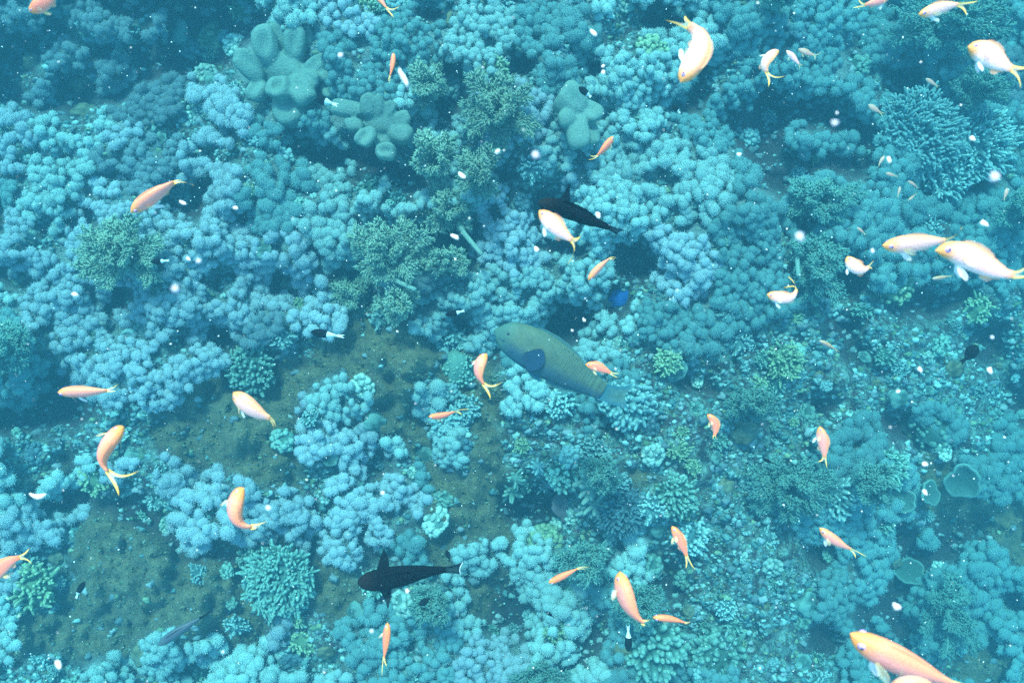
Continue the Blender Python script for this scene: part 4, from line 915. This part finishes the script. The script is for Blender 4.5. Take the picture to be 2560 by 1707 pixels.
# ------------------------------------------------------------------ small mixed corals over the gritty ground
TPL = []
for s in range(4): TPL.append(('small_branching_coral', tufted(.052, .0055, 60, .6, seed=200 + s, reach=.4), ['branch', 'pale_branch', 'yellow_crust', 'pale_branch'][s], 'coral', ['teal twig coral', 'pale twig coral', 'yellow green twig coral', 'pale stubby coral'][s], 1.0))
for s in range(4): TPL.append(('small_knobbly_coral', knobby(.05, .011, 40, 210 + s, .6), ['pale_crust', 'branch', 'puff_cyan', 'dark_blue'][s], 'coral', ['whitish knobbly coral', 'teal knobbly coral', 'cyan knobbly coral', 'dark blue knobbly coral'][s], 1.0))
for s in range(2):
    P_, F_, a_ = lump(.05, 220 + s, I4, .6, .14, 3); mb = MB(); mb.add(P_, F_, a_); TPL.append(('small_boulder_coral', mb, ['olive_boulder', 'plate'][s], 'coral', ['small olive lump coral', 'small green lump coral'][s], 1.0))
TME = [mesh_data(t[0], np.vstack(t[1].V), t[1].F, {'tip': np.concatenate(t[1].A)}, True, M[t[2]]) for t in TPL]
pts_ = []
for it in range(9000):
    x, y = rng.uniform(-60, 2620), rng.uniform(-60, 1767); kd = kind_at(x, y)
    if kd == 0 or (kd in (1,) and rng.random() < .85) or (kd == 2 and rng.random() < .6): continue
    if any((x - a) ** 2 + (y - b) ** 2 < 38 ** 2 for a, b in pts_) or any(math.hypot(x - f[0], y - f[1]) < .7 * f[2] for f in FERNS): continue
    if any(((x - a) / b2) ** 2 + ((y - c_) / d_) ** 2 < 1 for a, c_, b2, d_ in CLEAR): continue
    pts_.append((x, y))
    if len(pts_) > 250: break
for x, y in pts_:
    i = int(rng.integers(len(TPL))); t = TPL[i]; z = float(samp(HT, x, y)) + .01
    o = add(t[0], TME[i]); o.location = W(x, y, z); s = .45 + .7 * rng.random() ** 1.5; o.scale = (s * (.8 + .5 * rng.random()), s, s * .8); o.rotation_euler = (rng.normal() * .25, rng.normal() * .25, rng.random() * 6.28)
    tag(o, f'{t[4]} {where(x, y)}', 'coral', 'small mixed corals on the gritty reef')

# ------------------------------------------------------------------ uncountable growth: crust nodules, turf, marine snow
def scatter(name, n, tpls, mat, cond, size, label, cat, squash=.6, box=(-700, 3260, -600, 2300)):
    vs, fs, tp, b, got = [], [], [], 0, 0
    xs = rng.uniform(box[0], box[1], n); ys = rng.uniform(box[2], box[3], n)
    for x, y in zip(xs, ys):
        if not cond(x, y): continue
        V_, F_ = tpls[rng.integers(len(tpls))]; z = float(samp(HT, x, y)); s = size * (.4 + rng.random() ** 2 * 1.3) * K(z)
        a = rng.random() * 6.28; R_ = np.array([[math.cos(a), -math.sin(a), 0], [math.sin(a), math.cos(a), 0], [0, 0, 1]])
        Vv = (V_ * (1 + .34 * rng.standard_normal((len(V_), 1)))) @ R_ * s * [1 + .5 * rng.random(), 1, squash + .5 * rng.random()]
        vs.append(Vv + W(x, y, z + s * .15)); fs.append(F_ + b); tp.append(np.full(len(V_), rng.random() ** 1.6)); b += len(V_)
    o = obj(name, np.vstack(vs), np.vstack(fs), M[mat], attrs={'tip': np.concatenate(tp)})
    return tag(o, label, cat, kind='stuff')
pr = lambda p: rng.random() < p
scatter('crust_growth', 90000, [I1, I2], 'pale_branch', lambda x, y: {0: .12, 1: .02, 2: .08, 3: 1}[int(kind_at(x, y))] > rng.random() and samp(n2 * 1.0, x + 100, y) > -.3, 4.6,
        'gritty cyan nodules covering the bare reef between corals', 'reef crust')
scatter('yellow_growth', 16000, [I1, I2], 'yellow_crust', lambda x, y: {0: .08, 1: .12, 2: .10, 3: .9}[int(kind_at(x, y))] > rng.random(), 4.2,
        'yellow green encrusting growth dotted over the reef', 'reef crust')
scatter('turf_algae', 60000, [I1], 'olive_boulder', lambda x, y: {0: .0, 1: .9, 2: .12, 3: .25}[int(kind_at(x, y))] > rng.random(), 2.6, 'short olive turf growing on the rock', 'turf algae', squash=.9, box=(-200, 2760, -200, 1900))
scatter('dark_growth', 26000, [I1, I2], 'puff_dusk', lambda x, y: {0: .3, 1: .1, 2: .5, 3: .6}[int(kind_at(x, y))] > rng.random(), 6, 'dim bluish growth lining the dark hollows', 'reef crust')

# marine snow: fine specks as one mass, the larger ones singly
vs, fs, b = [], [], 0
for i in range(2600):
    d = .5 + 2.0 * rng.random() ** .7; x, y = rng.uniform(-300, 2860), rng.uniform(-250, 1950); s = (.0005 + .0014 * rng.random() ** 4) * (d / 2 + .3)
    Vv = I1[0] * s * [1, 1, .7] * (1 + .3 * rng.standard_normal((len(I1[0]), 1))); vs.append(Vv + W(x, y, H - d)); fs.append(I1[1] + b); b += len(Vv)
o = obj('marine_snow', np.vstack(vs), np.vstack(fs), M['flake']); tag(o, 'fine white specks drifting all through the water', 'marine snow', kind='stuff')
BIG = [(1484, 84, 7, .8, 2.0, 'flake', 'oval white flake above the folded leather coral'), (1508, 166, 4.5, .9, 1.2, 'flake', 'white speck, upper of a close pair'), (1508, 180, 6, .8, 1.1, 'flake', 'white speck, lower and larger of a close pair'),
 (1244, 379, 7, .8, 1.3, 'flake', 'white flake below the wide olive fern'), (1156, 441, 6, .8, 2.3, 'flake', 'bent white flake between two olive ferns'), (852, 139, 7, .55, 1, 'flake_grey', 'soft grey round speck over the puffs beside the big leather coral'),
 (2087, 308, 9, .36, 1.1, 'flake_grey', 'soft grey disc floating above the dark hollow'), (2487, 441, 12, .32, 1.1, 'flake_grey', 'largest soft grey disc beside the cyan twigs'), (2462, 560, 8, .7, 1.9, 'flake', 'white flake above the close pale pair'),
 (2431, 346, 7, .8, 1.4, 'flake', 'white flake over the cyan twig coral'), (1848, 387, 6, .8, 1.1, 'flake', 'white flake at the rim of the dark hollow'), (496, 653, 7, .5, 1, 'flake_grey', 'soft grey speck beside the broad green fern'),
 (437, 722, 10, .34, 1, 'flake_grey', 'faint wide grey disc below the broad green fern'), (471, 646, 5, .8, 1.6, 'flake', 'small white speck touching a grey one'), (187, 735, 6.5, .75, 1.8, 'flake', 'white flake over blue puffs above the edge-cut fern'),
 (91, 1241, 7, .7, 3.6, 'flake', 'curved white sliver over crusty rock'), (147, 1660, 8, .6, 1.9, 'flake', 'tilted white flake low over the olive slope'), (2240, 1515, 9, .6, 1.6, 'flake', 'white flake above the largest orange fish'),
 (1342, 624, 7, .8, 1.2, 'flake', 'round white speck below the bright white fish'), (1496, 539, 6.5, .8, 1.5, 'flake', 'white speck on the black fish back'), (1018, 1477, 6.5, .75, 1.1, 'flake', 'white speck below the black fish'),
 (670, 1270, 7, .55, 1.1, 'flake_grey', 'soft white speck beside the crescent fish'), (957, 1233, 6, .6, 1, 'flake_grey', 'pale speck over the puffs above the black fish'), (1009, 195, 7, .62, 4.6, 'flake', 'bright white sliver beside the tiny red orange fish'),
 (2312, 1161, 6.5, .75, 1.4, 'flake', 'white speck above the small cupped plate'), (2312, 1230, 6, .75, 1.7, 'flake', 'white speck resting before the cupped plate'), (2300, 924, 6, .8, 1.4, 'flake', 'white speck over the gritty slope'),
 (2475, 925, 6.5, .7, 1.7, 'flake', 'white speck beside the deep dark fish'), (1135, 591, 6, .8, 2.5, 'flake', 'short white stick before the largest olive fern'), (2222, 399, 6.5, .75, 1.5, 'flake', 'white speck beside the olive fish group'),
 (2182, 628, 6, .7, 1.3, 'flake_grey', 'pale speck behind the long pale fish'), (2000, 590, 11, .33, 1.2, 'flake_grey', 'faint grey disc over the blue green fern'), (1340, 388, 10, .36, 1, 'flake_grey', 'very faint grey ring over the lilac rocks'),
 (2244, 978, 5, .8, 1.3, 'flake', 'small white speck over the lower gritty slope'), (930, 1577, 5.5, .6, 1, 'flake_grey', 'pale speck beside the red orange fish'), (2480, 843, 5, .6, 1.2, 'flake_grey', 'pale speck at the upper gritty slope'),
 (590, 521, 5, .75, 1.7, 'flake', 'white speck over puffs beside the lone orange fish'), (457, 508, 5, .75, 2.4, 'flake', 'white sliver just behind the lone orange fish'), (1460, 800, 4, .9, 1.5, 'flake', 'white speck in the hollow above the parrotfish')]
for x, y, r, d, el, mt, lab in BIG:
    z = H - d; s = r * K(z); V_, F_ = I2; Vv = V_ * (1 + .16 * rng.standard_normal((len(V_), 1)) + .25 * np.sin(V_ @ (rng.standard_normal(3) * 2.5))[:, None]) * s * .78 * [el, 1, .7]
    a = -rng.uniform(.2, 1.3) if el > 1.3 else rng.random() * 3
    if 'sliver beside the tiny red' in lab: a = -1.1
    if 'curved' in lab: a = -.1; Vv[:, 1] += .12 * s * (Vv[:, 0] / s) ** 2
    o = add('drifting_flake', mesh_data('drifting_flake', Vv, F_, None, True, M[mt])); o.location = W(x, y, z); o.rotation_euler.z = a
    tag(o, lab, 'floating flake', 'larger white flakes drifting before the reef')

# ------------------------------------------------------------------ the water itself
bm = bmesh.new(); bmesh.ops.create_cube(bm, size=1)
me = bpy.data.meshes.new('haze'); bm.to_mesh(me); bm.free()
hz = add('haze', me); zmin = float(HT.min()) - 1.0; top = H + .06
hz.scale = (13, 11, top - zmin); hz.location = (0, 0, (top + zmin) / 2)
m = bpy.data.materials.new('water_volume'); m.use_nodes = True; n = m.node_tree.nodes; l = m.node_tree.links; n.remove(n['Principled BSDF'])
pv = n.new('ShaderNodeVolumePrincipled')
pv.inputs['Color'].default_value = (.03, .14, .20, 1); pv.inputs['Density'].default_value = .20
pv.inputs['Absorption Color'].default_value = (.01, .72, .775, 1); pv.inputs['Anisotropy'].default_value = .0
l.new(pv.outputs[0], n['Material Output'].inputs['Volume']); me.materials.append(m)
tag(hz, 'clear blue green sea water that fills the whole scene', 'water', kind='stuff')
print('extent', V.min(0) if len(V) else '', WN(GX, GY, HT).reshape(-1, 3).min(0), WN(GX, GY, HT).reshape(-1, 3).max(0), HT.min(), HT.max())
